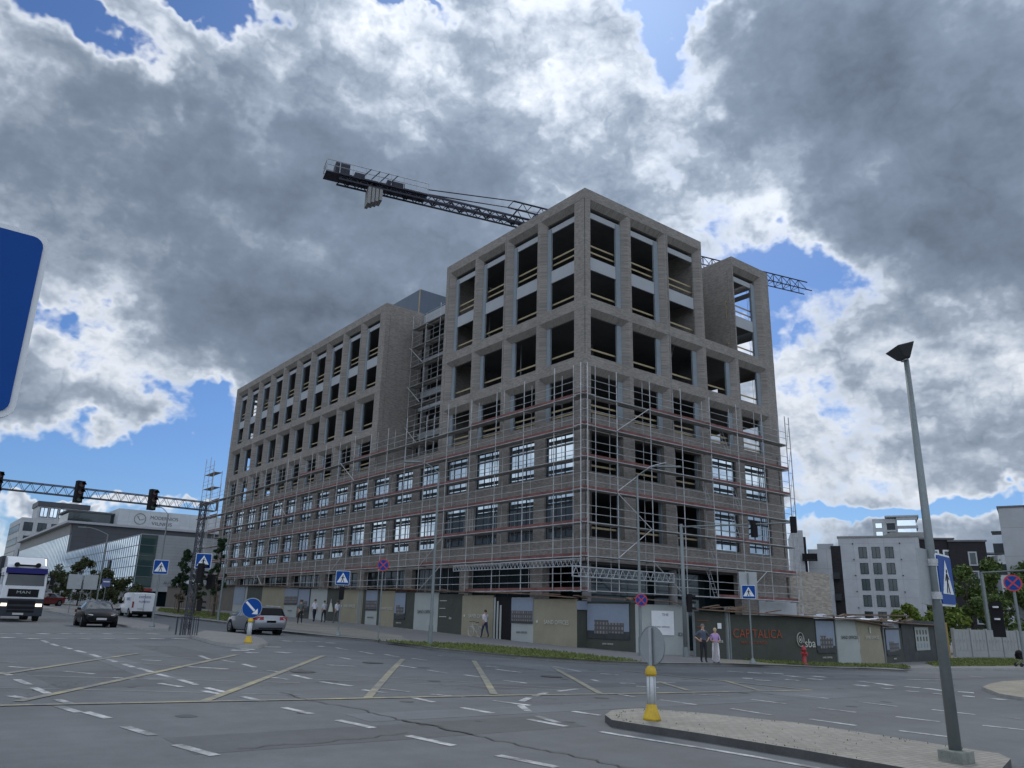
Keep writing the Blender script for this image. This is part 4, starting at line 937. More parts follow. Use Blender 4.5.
for i in range(8):
    # boundaries 695,728,731,817,838,862,886,905,938
    k=['dlogo','postp','big','pic','white','olive','picL','mural'][i]
    mt={'dlogo':M_DGREEN,'postp':M_LGREY,'big':M_DGREEN,'pic':M_DGREEN,'white':M_LGREY,'olive':M_OLIVE,'picL':M_DGREEN,'mural':M_PDARK}[k]
    o,ln,zb,zt=HB.panel(i,mt,tilt={'olive':-.12,'picL':-.1}.get(k,0),hh={'picL':2.15,'mural':2.75}.get(k)); H=zt-zb
    if k=='dlogo':
        for f,w in ((.80,.35),(.66,.2),(.36,.3)): on(o,MB().box(ln*.1,ln*(.1+w),-.05,-.04,zb+H*f,zb+H*(f+.015)),'printed_line',M_ORANGE)
        on(o,MB().box(ln*.72,ln*.84,-.06,-.04,zb+H*.64,zb+H*.76),'small_notice',M_SWHITE); letter(o,ln,zb,zt,'sba',.26,M_TXT,.78,.38)
    if k=='big':
        letter(o,ln,zb,zt,'CAPITALICA',.66,M_ORANGE,.315,.60,.92); letter(o,ln,zb,zt,'REAL ESTATE FUND',.2,M_ORANGE,.27,.42,1.0)
        letter(o,ln,zb,zt,'sba',.66,M_TXT,.93,.42,.9)
        m=MB(); 
        for rr_,th in ((.38,.07),(.18,.05)):
            for q in range(26):
                if rr_>.3 and q in (22,23): continue
                a0=2*PI*q/26; a1=2*PI*(q+1)/26; cx_,cz_=ln*.815,zb+H*.5
                m.bar((cx_+rr_*.62*math.cos(a0),-.05,cz_+rr_*math.sin(a0)),(cx_+rr_*.62*math.cos(a1),-.05,cz_+rr_*math.sin(a1)),.02,th,up=(0,1,0))
        m.cbox((ln*.815,-.05,zb+H*.5),(.06,.02,.14)); on(o,m,'printed_emblem',M_TXT)
    if k=='pic': picture(o,ln,zb,zt,.05,.92)
    if k=='white': letter(o,ln,zb,zt,'SAND OFFICES',.26,M_TXTD,.55,.6)
    if k=='olive':
        letter(o,ln,zb,zt,'SAND OFFICES',.24,M_TXT,.5,.62); on(o,MB().box(ln*.42,ln*.46,-.05,-.04,zb+H*.72,zb+H*.86),'printed_mark',M_TXT)
    if k=='picL': picture(o,ln,zb,zt,.1,.8)
    if k=='mural':
        x0,x1=ln*.36,ln*.78; on(o,MB().box(x0,x1,-.05,-.04,zb+H*.28,zb+H*.84),'white_poster',M_LGREY)
        for r_ in range(3):
            for c_ in range(4):
                x=x0+(x1-x0)*(.1+.22*c_); z=zb+H*(.34+.16*r_); on(o,MB().box(x,x+(x1-x0)*.09,-.058,-.052,z,z+H*.11),'printed_mark',M_TXTD if r_ else M_PSKY)
mb=MB()
for i,(a,b) in enumerate(zip(hB[:8],hB[1:9])):
    off=(.05,.08,.12,.18,.3,.55,.9,.45,.4)[i]*1.0
    za=gz(*a)+.12+2.5; zb_=gz(*b)+.12+2.5
    mb.bar((a[0],a[1]-.15,za),(b[0],b[1]-.15,zb_),.6,.07)
mb.build('canopy_board',M_WOOD_B,HB.root)
for i in range(26):
    mb=MB(); t=random.random(); k=int(t*7); a=hB[k];b=hB[k+1]; f=random.random()
    x=a[0]+(b[0]-a[0])*f; y=a[1]+(b[1]-a[1])*f; z=gz(x,y)+2.72
    mb.bar((x,y-.3,z),(x+random.uniform(.8,2.2),y-.2+random.uniform(-.2,.2),z+random.uniform(-.05,.18)),.16,.05); mb.build('loose_plank',M_WOOD_B,HB.root)
m=MB(); a=hB[6]
m.bar((a[0]-4,a[1]-.2,gz(*a)+2.95),(a[0]+5.5,a[1]+1.3,gz(*a)+3.05),.8,.09); m.bar((a[0]-4,a[1]-.2,gz(*a)+2.7),(a[0]+1,a[1],gz(*a)+2.3),.5,.06); m.build('canopy_board',M_WOOD_B,HB.root)
for q in (0,1,2,4,6,8): HB.post(q,M_GALVP)
# tarpaulin bundle seen over the panels
m=MB()
for j in range(9):
    x0=hB[4][0]+j*1.2; y0=hB[4][1]+1.2+.02*j; z=gz(x0,y0)
    m.hull8([(x0,y0,z+1.8),(x0+1.19,y0,z+1.8),(x0+1.19,y0+1.2,z+1.8),(x0,y0+1.2,z+1.8),(x0,y0+.1,z+2.75+.15*math.sin(j*2.1)),(x0+1.19,y0+.1,z+2.75+.15*math.sin(j*2.1+2.1)),(x0+1.19,y0+1,z+2.8),(x0,y0+1,z+2.8)])
tag(m.build('white_tarpaulin',simple('white_tarp',(.6,.63,.68),.6,var=.15),None),'pale tarpaulin covered stack rising just above the bent hoarding panels','tarpaulin')
# ochre end post
p=DATA['hB'][9]; g0=gz(p[1],p[2])
m=MB(); m.cbox((p[1],p[2],g0+1.4),(1.6,.12,2.9)); tag(m.build('ochre_board',simple('ochre_board',(.27,.18,.06),.8,var=.25),None),'narrow ochre board standing between dark hoarding and pale concrete fence','board')
# concrete panel fence
M_FENCE=simple('pale_fence_concrete',(.29,.295,.29),.85,var=.12,scale=1.2)
f0,f1=PT['fenceL'],PT['fenceR']; f0=[f0[0]+.6,f0[1]]
cf=empty('concrete_fence',(0,0,0),0,'pale precast concrete fence with raised panels at far right below the trees','fence')
d=Vector((f1[0]-f0[0],f1[1]-f0[1])); 
P0,ln,rz=seg_frame(f0,f1); N=6; ln*=1.5/1; wseg=ln/N
for i in range(N):
    zb=gz(f0[0]+d.x*i/N,f0[1]+d.y*i/N)+.0
    m=MB(); m.box(wseg*i+.12,wseg*(i+1)-.02,0,.1,zb,zb+2.35)
    for q in range(4):
        x0=wseg*i+.25+q*(wseg-.3)/4; x1=x0+(wseg-.3)/4-.12
        m.box(x0-.04,x1+.04,-.02,-.001,zb+1.45,zb+2.2); m.box(x0-.04,x1+.04,-.02,-.001,zb+.65,zb+1.4)
        m.box((x0+x1)/2-.08,(x0+x1)/2+.08,-.04,-.021,zb+1.3,zb+1.55)
    m.box(wseg*i+.2,wseg*(i+1)-.1,-.02,-.001,zb+.08,zb+.5)
    o=m.build('fence_panel',M_FENCE,cf); o.location=(P0.x,P0.y,0); o.rotation_euler=(0,0,rz)
    m=MB(); m.box(wseg*i-.08,wseg*i+.1,-.1,.16,zb-.1,zb+2.45); o=m.build('fence_post',M_FENCE,cf); o.location=(P0.x,P0.y,0); o.rotation_euler=(0,0,rz)

# ------------------------------------------------------------------ street furniture
def face_to(p,d=None):
    d=d or (CX-p[0],CY-p[1]); return math.atan2(d[1],d[0])+PI/2
def plate(parent,w,h,z,y=-.06,mat=None,r=.04,name='sign_plate',x=0):
    m=MB(); pts=[]
    for cx,cz,a0 in ((w/2-r,h/2-r,0),(-w/2+r,h/2-r,90),(-w/2+r,-h/2+r,180),(w/2-r,-h/2+r,270)):
        for k in range(5):
            a=math.radians(a0+22.5*k); pts.append((x+cx+r*math.cos(a),z+cz+r*math.sin(a)))
    m.prism(pts,y-.012,y+.012,lambda a,b,c:(a,c,b)); return m.build(name,mat or M_BLUE,parent)
def poly_on(parent,pts,y,mat,name,th=.003):
    m=MB(); m.prism(pts,y-th,y+th,lambda a,b,c:(a,c,b)); return m.build(name,mat,parent)
def walker(parent,z,s,y):
    "pedestrian crossing pictogram"
    m=MB(); f=lambda a,b,c:(a,c,b); q=lambda pts:[(x*s,z+zz*s) for x,zz in pts]
    m.prism(q([(-.03,.24),(.0,.29),(.05,.27),(.05,.21),(.0,.19)]),y-.003,y+.003,f)
    m.prism(q([(-.06,.18),(.05,.18),(.04,-.02),(-.05,-.02)]),y-.003,y+.003,f)
    m.prism(q([(-.05,-.02),(0,-.02),(-.09,-.28),(-.15,-.28)]),y-.003,y+.003,f)
    m.prism(q([(0.001,-.02),(.04,-.02),(.13,-.28),(.07,-.28)]),y-.003,y+.003,f)
    m.prism(q([(-.061,.17),(-.061,.12),(-.15,.0),(-.17,.03)]),y-.003,y+.003,f)
    m.prism(q([(.051,.17),(.051,.12),(.14,.03),(.16,.06)]),y-.003,y+.003,f)
    return m.build('walking_figure',M_BLACK,parent)
def crossing_plate(root,z,size,y=-.07,x=0):
    p=plate(root,size+.05,size+.05,z,y,M_SWHITE,.05,'sign_plate',x)
    b=plate(p,size,size,z,y-.014,M_BLUE,.04,'blue_field',x)
    if x==0:
        t=size*.44
        poly_on(p,[(-t,z-t*.78),(t,z-t*.78),(0,z+t*.9)],y-.032,M_SWHITE,'white_triangle'); walker(p,z-.06*size,size*.95,y-.037)
    return p
def pole(root,h,r=.038,mat=None,name='pole'): MB().tube((0,0,-.1),(0,0,h),r,8).build(name,mat or M_GALVP,root)
def nostop(root,z,R,y=-.06):
    m=MB(); m.tube((0,y+.01,z),(0,y-.01,z),R,20); p=m.build('sign_plate',M_SRED,root)
    m=MB(); m.tube((0,y-.011,z),(0,y-.016,z),R*.84,20); m.build('blue_field',M_BLUE,p)
    m=MB()
    for a in (45,135):
        c,s_=math.cos(math.radians(a)),math.sin(math.radians(a)); m.bar((-c*R*.8,y-.02,z-s_*R*.8),(c*R*.8,y-.02-.0005*a/45,z+s_*R*.8),.004,R*.17,up=(0,1,0)) if 0 else m.bar((-c*R*.8,y-.019-.001*a/45,z-s_*R*.8),(c*R*.8,y-.019-.001*a/45,z+s_*R*.8),R*.17,.004,up=(0,1,0))
    m.build('red_cross',M_SRED,p)
def cs(name,key,h,size,label,zc,grp='crossing signs round the junction',d=None,extra=None,base=True):
    p=PT[key]; r=empty(name,(p[0],p[1],gz(*p)+.12),face_to(p,d),label,'road sign',grp)
    pole(r,h); crossing_plate(r,zc,size)
    if base: MB().lathe((0,0,0),[(.16,0),(.16,.06),(.07,.22),(.045,.28)],10).build('pole_base',M_GALVP,r)
    return r
r=cs('crossing_sign','sign342',3.45,.72,'blue pedestrian crossing sign on a pole at the pavement edge before the walking men',3.07)
m=MB(); m.box(-.14,.14,-.3,-.06,1.95,2.6); m.lathe((0,-.18,1.95),[(.12,0),(.1,-.05)],8); m.build('signal_box',M_BLACK,r)
r=cs('crossing_sign','sign162',3.6,.74,'blue pedestrian crossing sign on the far median beside the white van',3.27)
r=cs('crossing_sign','sign753',4.2,.60,'blue pedestrian crossing sign with pale blank board above, near the couple',3.3)
m=MB(); m.box(-.42,.42,.05,.09,3.0,4.25); m.build('blank_board',M_SBACK,r)
# no stopping signs
for key,h,lab in (('sign378',3.95,'round blue no stopping sign on the grey pole by the long lawn strip'),('pole641',None,None)):
    if h is None: continue
    p=PT[key]; r=empty('no_stopping_sign',(p[0],p[1],gz(*p)+.12),face_to(p),lab,'road sign','no stopping signs'); pole(r,h); nostop(r,h-.22,.31)
p=PT['sign1016']; r=empty('no_stopping_sign',(p[0]+0,p[1],gz(*p)+.12),face_to(p),'round blue and red no stopping sign at the far right edge before the trees','road sign','no stopping signs'); pole(r,3.9,.05); nostop(r,3.62,.30)
m=MB(); m.box(-.85,-.45,-.3,.1,1.7,2.95); m.box(-.45,-.05,-.02,.03,2.6,2.65); m.build('signal_box',M_BLACK,r)
for z in (2.72,2.3): m=MB(); m.lathe((-.65,-.42,z),[(.09,0),(.1,.06)],10); m.build('signal_hood',M_SWHITE,r)
# street lamps
def lamp_post(name,key,h,label,arm=None,head=.55,r0=.085,r1=.05,grp='street lamps',headdir=None,rz=0):
    p=PT[key] if isinstance(key,str) else key
    r=empty(name,(p[0],p[1],gz(*p)+.12),rz,label,'street lamp',grp)
    MB().tube((0,0,0),(0,0,h),r0,10,r1).build('pole',M_GALVP,r)
    MB().tube((0,0,-.05),(0,0,.9),r0*1.35,10,r0*1.3).build('pole_base',M_GALVP,r)
    if arm:
        pts=[]; ax,ay=arm; 
        for k in range(7):
            t=k/6; pts.append((ax*t,ay*t,h-.02+.55*math.sin(t*PI/2)))
        MB().path(pts,.03,6).build('arm',M_GALVP,r)
        e=Vector(pts[-1]); d=Vector((ax,ay,0)).normalized()
        m=MB(); m.bar(e-d*.05,e+d*head,.22,.08); m.build('lamp_head',M_GALVP,r)
    return r
def screen_dir(px=1.0):  # unit vector to the right of the view, for arms seen side on
    return (DATA['cam']['R'][0],DATA['cam']['R'][1])
rx,ry=screen_dir()
lamp_post('street_lamp','pole641',9.0,'tall street lamp with curved arm to the right before the building corner',arm=(rx*1.1,ry*1.1),head=1.2)
p=PT['pole641']; r=empty('no_stopping_sign',(p[0]-.02,p[1]-.12,gz(*p)+.12),face_to(p),'round blue no stopping sign fixed to the lamp pole before the canvas poster','road sign','no stopping signs'); nostop(r,2.67,.31); m=MB(); m.tube((0,-.04,2.6),(0,.06,2.6),.05,6); m.build('bracket',M_GALVP,r)
lamp_post('street_lamp','pole430',8.3,'tall street lamp with curved arm to the left standing in the long lawn strip',arm=(-rx*1.0,-ry*1.0),head=.8)
lamp_post('street_lamp','lamp220',7.2,'slim street lamp by the young trees before the far end of the building')
lamp_post('street_lamp',(-11.6,15.8),9.6,'distant street lamp whose arm crosses the middle of the long facade',arm=(-rx*.9,-ry*.9),head=.8) if 0 else None
# the near tall lamp
p=PT['lamp_near']; NL=empty('street_lamp',(p[0],p[1],gz(*p)+.12),0,'tall grey street lamp with flat dark head standing on the near traffic island','street lamp','street lamps')
MB().tube((0,0,.1),(0,0,5.72),.082,20,.038).build('pole',M_GALVP,NL,smooth=True)
MB().cbox((0,0,.07),(.34,.34,.16)).build('pole_base',simple('weathered_pole_base',(.2,.21,.19),.9,var=.4,scale=6),NL,bevel=.015)
m=MB(); sp=Vector((-rx,-ry,0)); sd=Vector((-ry,rx,0))
def L3(a,b,z): q=sp*(a*.82+.05)+sd*b*.9; return (q.x,q.y,z-.235)
top=[L3(.21,-.24,6.12),L3(-.13,-.24,6.20),L3(-.17,.24,6.20),L3(.21,.24,6.12)]; bot=[L3(.05,-.12,5.96),L3(-.08,-.12,5.95),L3(-.1,.12,5.95),L3(.05,.12,5.96)]
m.hull8(bot+top); m.build('lamp_head',simple('dark_lamp_head',(.035,.037,.04),.45,var=.2),NL,bevel=.02)
m=MB(); 
for i in range(3):
    pass
m.hull8([L3(.0,-.08,5.935),L3(-.06,-.08,5.935),L3(-.06,.08,5.935),L3(0,.08,5.935),L3(.0,-.08,5.948),L3(-.06,-.08,5.948),L3(-.06,.08,5.948),L3(0,.08,5.948)]); m.build('lamp_glass',M_GALV,NL)
# its side-on crossing sign (seen edge-oblique) and the back of another board
r=empty('crossing_sign',(p[0],p[1],gz(*p)+.12),face_to(p,(-.35,-1.0)) ,'large blue pedestrian crossing sign seen aslant on the near lamp pole','road sign','crossing signs round the junction')
sg=Vector((.985,.17,0)).normalized()
r.rotation_euler=(0,0,math.atan2(sg.y,sg.x))
pl=plate(r,.78,.74,2.40,-.05,M_SWHITE,.05,'sign_plate',.36); b=plate(pl,.72,.68,2.40,-.066,M_BLUE,.04,'blue_field',.36)
poly_on(pl,[(.36-.27,2.20),(.36+.27,2.20),(.36,2.68)],-.083,M_SWHITE,'white_triangle')
w=walker(pl,2.38,.60,-.088); w.location=(.36,0,0)
plate(r,.78,.74,2.40,.05,M_SBACK,.05,'sign_back',.36)
for z in (2.15,2.65): MB().tube((0,0,z-.03),(0,0,z+.03),.085,10).build('clamp',M_GALV,r)
r2=empty('sign_board',(p[0],p[1],gz(*p)+.12),0,'plain grey board on the near lamp pole left of the slanted blue sign','sign board')
m=MB(); a=Vector((-rx,-ry,0)); dd=(a*.72+Vector((-.55,-.3,0))).normalized()
m.bar(tuple(a*.06+Vector((0,0,2.42))),tuple(a*.06+dd*.24+Vector((0,0,2.44))),.03,.78); m.build('board',M_SBACK,r2)
for z in (2.2,2.6): MB().tube((0,0,z-.02),(0,0,z+.02),.08,10).build('clamp',M_GALV,r2)

# bollards with keep right signs
def bollard(key,label,facing,hb,zs_,R,show):
    p=PT[key]; r=empty('keep_right_bollard',(p[0],p[1],gz(*p)+.12),facing,label,'bollard','yellow and white bollards with round signs')
    MB().lathe((0,0,0),[(.155,0),(.155,.04),(.12,.13),(.085,.24),(.075,.26)],18).build('bollard_base',M_YELLOW,r,smooth=True)
    MB().lathe((0,0,.26),[(.078,0),(.078,hb-.42)],18).build('white_sleeve',simple('bollard_white',(.5,.52,.53),.5,var=.12,scale=5),r,smooth=True)
    m=MB(); 
    for q in range(6): a=2*PI*q/6; m.box(.08*math.cos(a)-.005,.08*math.cos(a)+.005,.08*math.sin(a)-.005,.08*math.sin(a)+.005,.26,hb-.17)
    m.build('sleeve_rib',M_SBACK,r)
    MB().lathe((0,0,hb-.16),[(.09,0),(.105,.04),(.085,.12),(.05,.16)],18).build('bollard_cap',M_YELLOW,r,smooth=True)
    m=MB(); m.tube((0,0,hb-.02),(0,0,zs_+R*.92),.035,8); m.build('pole',M_SBACK,r)
    m=MB(); m.tube((0,-.045,zs_),(0,-.062,zs_),R,28); pl=m.build('sign_plate',M_SBACK,r)
    m=MB()
    for k in range(28): 
        a0=2*PI*k/28;a1=2*PI*(k+1)/28; m.tube((R*math.cos(a0),-.05,zs_+R*math.sin(a0)),(R*math.cos(a1),-.05,zs_+R*math.sin(a1)),.012,4)
    m.build('sign_rim',M_GALVP,pl)
    m=MB(); m.tube((0,-.063,zs_),(0,-.068,zs_),R*.95,28); m.build('blue_field',M_BLUE,pl)
    m=MB(); f=lambda a,b,c:(a,c,b+zs_)
    c=R*.62; t=R*.11
    m.prism([(-c+t*.7,c+t*.7),(-c-t*.7,c-t*.7),(c*.45-t*.7,-c*.45-t*.7),(c*.45+t*.7,-c*.45+t*.7)],-.074,-.07,f)
    m.prism([(c,-c),(c*.95,-c*.05),(c*.05,-c*.95)],-.075,-.0695,f); m.build('white_arrow',M_SWHITE,pl)
    return r
bollard('bollard_far','yellow and white bollard with blue keep right arrow sign before the silver car',face_to(PT['bollard_far']),.92,1.28,.37,True)
bollard('bollard_near','yellow and white bollard on the near island with its round sign seen from behind',face_to(PT['bollard_near'])+PI-.85,.88,1.22,.325,True)
# fire hydrant
p=PT['hydrant']; r=empty('fire_hydrant',(p[0],p[1],gz(*p)+.12),0,'red fire hydrant standing on the pavement before the dark green hoarding','hydrant')
M_RED=simple('hydrant_red',(.32,.03,.035),.5,var=.2,scale=6)
MB().lathe((0,0,0),[(.17,0),(.17,.05),(.1,.07),(.1,.72),(.13,.74),(.13,.8),(.1,.88),(.04,.95),(.03,1.0)],14).build('barrel',M_RED,r,smooth=True)
m=MB(); m.tube((-.22,0,.6),(.22,0,.6),.06,10); m.tube((0,-.2,.55),(0,0,.55),.07,10); m.build('outlet',M_RED,r)
# near blue information sign, right edge in the frame
r=empty('information_sign',(-34.55,-29.45,gz(-34.6,-29.45)),0,'big plain blue sign with white rim cut by the left edge of the picture','road sign')
m=MB(); 
for x in (-.9,.9): m.tube((x,.09,0),(x,.09,4.2),.05,10)
m.build('pole',M_GALVP,r)
zb=2.90-gz(-34.6,-29.45); H=1.34
pl=plate(r,2.94,H,zb+H/2,-.0,M_SWHITE,.10,'sign_plate'); plate(pl,2.86,H-.08,zb+H/2,-.016,M_BLUE,.07,'blue_field')
# left gantry
p=PT['mast']; G0=empty('signal_gantry',(p[0],p[1],gz(*p)+.12),0,'lattice mast and long lattice arm spanning the left road with signals on it','gantry')
m=MB(); hw=.12
for (x,y) in ((-hw,-hw),(hw,-hw),(hw,hw),(-hw,hw)): m.tube((x,y,0),(x,y,5.75),.028,5)
for i in range(14):
    z=.2+i*.4
    for (a,b) in (((-hw,-hw),(hw,-hw)),((hw,-hw),(hw,hw)),((hw,hw),(-hw,hw)),((-hw,hw),(-hw,-hw))):
        m.tube((*a,z),(*b,z+.4),.012,4); m.tube((*b,z),(*a,z+.4),.012,4)
m.build('mast',M_FRAME if 0 else simple('gantry_steel',(.06,.065,.08),.5,.3,var=.3),G0); GS=MATS['gantry_steel']
m=MB(); zz0,zz1=5.42,5.78
def ga(t,w,z): return (-t+.5,w,z+.008*t)
for w in (-.18,.18):
    m.tube(ga(0,w,zz0),ga(13.5,w,zz0),.022,5); m.tube(ga(0,w,zz1),ga(13.5,w,zz1),.022,5)
for i in range(34):
    t=i*.4
    for w in (-.18,.18):
        m.tube(ga(t,w,zz0),ga(t+.2,w,zz1),.009,4); m.tube(ga(t+.2,w,zz1),ga(t+.4,w,zz0),.009,4)
    m.tube(ga(t,-.18,zz0),ga(t,.18,zz0),.013,4)
m.tube(ga(0,-.3,zz0),ga(0,-.3,zz1),.05,4)
m.build('lattice_arm',GS,G0)
m=MB()
for i in range(4):
    for (x,y) in ((-.33+i*.2,-.32),(-.33+i*.2,.32)): m.tube((x,y,0),(x,y,.75),.016,5)
for y in (-.32,.32): m.tube((-.36,y,.75),(.36,y,.75),.022,5)
for x in (-.36,.36): m.tube((x,-.32,.75),(x,.32,.75),.022,5); m.tube((x,-.32,0),(x,-.32,.75),.026,5); m.tube((x,.32,0),(x,.32,.75),.026,5)
tag(m.build('mast_guard',GS),'low dark guard rails round the foot of the lattice mast on the island','guard rail').location=(p[0],p[1],gz(*p)+.12)
# traffic lights
M_LR=simple('signal_lens_dark',(.05,.01,.01),.2,var=.1); M_LG=simple('signal_lens_green',(.01,.05,.03),.2,var=.1)
def traffic_light(loc,rz,label,n=3,sc=1.0,grp='traffic lights over the junction',plate_=True):
    r=empty('traffic_light',loc,rz,label,'traffic light',grp); r.scale=(sc,)*3
    m=MB(); H=.3*n
    m.box(-.15,.15,-.1,.14,-H/2,H/2); m.build('housing',M_BLACK,r,bevel=.01)
    for i in range(n):
        z=H/2-.15-.3*i
        m=MB(); m.tube((0,-.101,z),(0,-.115,z),.1,12); m.build('lens',M_LR if i==0 else (M_LG if i==n-1 else M_LR),r)
        m=MB()
        for k in range(9):
            a0=math.radians(0+20*k);a1=math.radians(20+20*k)
            m.face([(.115*math.cos(a0),-.1,z+.115*math.sin(a0)),(.115*math.cos(a1),-.1,z+.115*math.sin(a1)),(.115*math.cos(a1),-.3,z+.115*math.sin(a1)-.02),(.115*math.cos(a0),-.3,z+.115*math.sin(a0)-.02)])
        m.build('visor',M_BLACK,r)
    return r
gb=gz(*p)+.12
def gpos(u): 
    t=p[0]+.5-u; return (u,p[1]-.34,gb+5.6+.008*t)
traffic_light(gpos(-27.88),.25,'black traffic light on the lattice arm above the truck, second from the mast')
traffic_light(gpos(-25.0),.25,'black traffic light on the lattice arm above the showroom, nearest the mast')
traffic_light(gpos(-30.78),.25,'black traffic light on the lattice arm cut by the left picture edge')
# things on the lattice mast
q=(p[0]+.22,p[1]-.34); r=empty('crossing_sign',(q[0],q[1],gb),face_to(q),'blue pedestrian crossing sign fixed to the lattice mast on the left island','road sign','crossing signs round the junction'); crossing_plate(r,3.15,.62); m=MB(); m.box(-.5,.1,-.04,.05,3.18,3.24); m.build('bracket',GS,r)
traffic_light((p[0]+.15,p[1]-.45,gb+2.62),.9,'black vehicle signal on the lattice mast below its crossing sign',3,.95)
traffic_light((p[0]+.75,p[1]-.1,gb+2.3),2.3,'black signal box behind the lattice mast, turned away',2,1.0)
traffic_light((p[0]+.3,p[1]-.4,gb+1.25),1.2,'small pedestrian signal low on the lattice mast',2,.8)
# right mast arm
p=PT['pole686']; r=empty('signal_mast',(p[0],p[1],gz(*p)+.12),0,'grey signal mast with a thin arm reaching right before the building','signal mast')
MB().tube((0,0,0),(0,0,6.95),.12,12,.09).build('pole',M_GALVP,r,smooth=True)
ex,ey=2.04-p[0],-13.1-p[1]
MB().tube((0,0,6.8),(ex,ey,6.72),.05,8,.035).build('arm',M_GALVP,r)
MB().tube((0,0,-.02),(0,0,.5),.16,12,.15).build('pole_base',M_GALVP,r)
gb2=gz(*p)+.12
traffic_light((p[0]+ex*.99,p[1]+ey*.99,gb2+6.62),2.4,'black traffic light hanging at the end of the right mast arm, seen edgewise',3,.9)
traffic_light((p[0]+ex*.66,p[1]+ey*.66,gb2+6.5),2.9,'black traffic light hanging from the middle of the right mast arm',3,.95)
traffic_light((p[0]+.35,p[1]-.1,gb2+2.75),.9,'tall dark signal fixed to the right signal mast beside the canvas poster',3,1.05)
# far right lamp gate and other slim poles
p=PT['lamp985']; r=empty('arm_pole',(p[0],p[1],gz(*p)+.12),0,'grey pole with a thin horizontal arm in front of the right hand trees','pole')
MB().tube((0,0,0),(0,0,7.4),.2,10,.17).build('pole',M_GALVP,r); MB().tube((0,0,7.35),(-1.2,-4.2,7.4),.09,6).build('arm',M_GALVP,r)
lamp_post('street_lamp',(-16.25,32.4),8.2,'slim street lamp with a flat head seen against the grey showroom wall',arm=(-.7,.25),head=.9,r0=.07)
lamp_post('street_lamp',(-19.3,38.4),6.6,'slim street lamp with short arm before the showroom glazing',arm=(-1.6,.9),head=.6,r0=.06)
# bus stop flag and the pair of blank boards
r=empty('bus_stop_sign',(-12.0,72.5,gz(-12,72.5)+.1),face_to((-12,72.5)),'small blue bus stop flag on a post before the leafy trees','road sign'); pole(r,3.4,.05); plate(r,.95,.95,2.75,-.08,simple('pale_blue_sign',(.08,.10,.26),.5,var=.1),.05); on(r,MB().box(-.35,.35,-.11,-.1,2.8,2.95),'white_bar',M_SWHITE)
r=empty('sign_board',(-19.7,43.4,gz(-19.7,43.4)+.1),face_to((-19.7,43.4)),'pair of blank grey boards on posts seen from behind near the showroom','sign board')
for x in (-.62,.62): pl=plate(r,1.1,1.25,2.65,-.05,M_SBACK,.03,'board',x)
for x in (-.7,0,.75): MB().tube((x,.03,-.1),(x,.03,3.2),.035,6).build('pole',M_GALVP,r)

# ------------------------------------------------------------------ vehicles
M_TYRE=simple('tyre_rubber',(.015,.015,.016),.85,var=.2); M_RIM=simple('alloy_rim',(.35,.36,.38),.35,.7,var=.1)
M_CGL=glass('car_glass',(.5,.55,.6),.02,.03,(.006,.008,.01))
M_HEAD=simple('headlight_glass',(.7,.72,.75),.15,var=.05); M_HEADON=simple('headlight_lit',(1,.9,.7),.3,var=.02,emit=((1,.85,.6),1.6)); M_TAIL=simple('tail_light',(.25,.01,.015),.25,var=.1)
M_PLATE=simple('number_plate',(.45,.46,.47),.5,var=.06)
def wheel(r,x,y,R,w=.22):
    s=1 if y>0 else -1
    m=MB(); m.tube((x,y-s*w,R),(x,y,R),R,22); o=m.build('wheel',M_TYRE,r)
    m=MB(); m.tube((x,y-s*.05,R),(x,y+s*.012,R),R*.62,18)
    m.build('rim',M_RIM,o)
    m=MB()
    for k in range(5):
        a=2*PI*k/5+.3; m.bar((x+.05*math.cos(a),y+s*.016,R+.05*math.sin(a)),(x+R*.55*math.cos(a),y+s*.016,R+R*.55*math.sin(a)),.035,.02,up=(0,1,0))
    m.build('spoke_set',M_FRAME,o)
def loft_car(root,st,paint,glass_from,glass_to,ws,rw):
    """st: (x,zlow,zbelt,ztop,hw,hwtop); x from rear to front. cabin between glass_from..glass_to; ws/rw = station spans of the screens"""
    body=MB(); gl=MB(); rings=[]
    for (x,zl,zb,zt,hw,ht) in st:
        R=[(x,hw*.90,zl),(x,hw*.985,zl+.14*(zb-zl)/.5),(x,hw,zl+(zb-zl)*.55),(x,hw*.965,zb),(x,ht,zt-.05),(x,ht*.82,zt-.005),(x,0,zt+.012)]
        rings.append(R+[(a,-b,c) for a,b,c in R[-2::-1]])
    n=len(rings[0])
    for i in range(len(st)-1):
        for k in range(n-1):
            a,b,c,d=rings[i][k],rings[i][k+1],rings[i+1][k+1],rings[i+1][k]
            side=k in(3,n-5); top=k in (4,5,n-6,n-7)
            g=(side and glass_from<=i<glass_to) or (top and (i in ws or i in rw)) or (side and (i in ws or i in rw))
            (gl if g else body).face([a,b,c,d])
        body.face([rings[i][0],rings[i+1][0],rings[i+1][n-1],rings[i][n-1]])
    body.face(rings[0]); body.face(rings[-1][::-1])
    def weld(mb,name,mat):
        o=mb.build(name,mat,root,smooth=True); bm=bmesh.new(); bm.from_mesh(o.data); bmesh.ops.remove_doubles(bm,verts=bm.verts,dist=.0005); bmesh.ops.recalc_face_normals(bm,faces=bm.faces)
        for e in bm.edges:
            if len(e.link_faces)==2 and e.calc_face_angle(0)>.65: e.smooth=False
        bm.to_mesh(o.data); bm.free(); return o
    b=weld(body,'body',paint); weld(gl,'windows',M_CGL); return b
def arch(root,x,y,R,mat=M_BLACK):
    s=1 if y>0 else -1
    m=MB(); m.tube((x,y-s*.3,R),(x,y-s*.004,R),R*1.16,22); m.build('wheel_arch',mat,root)
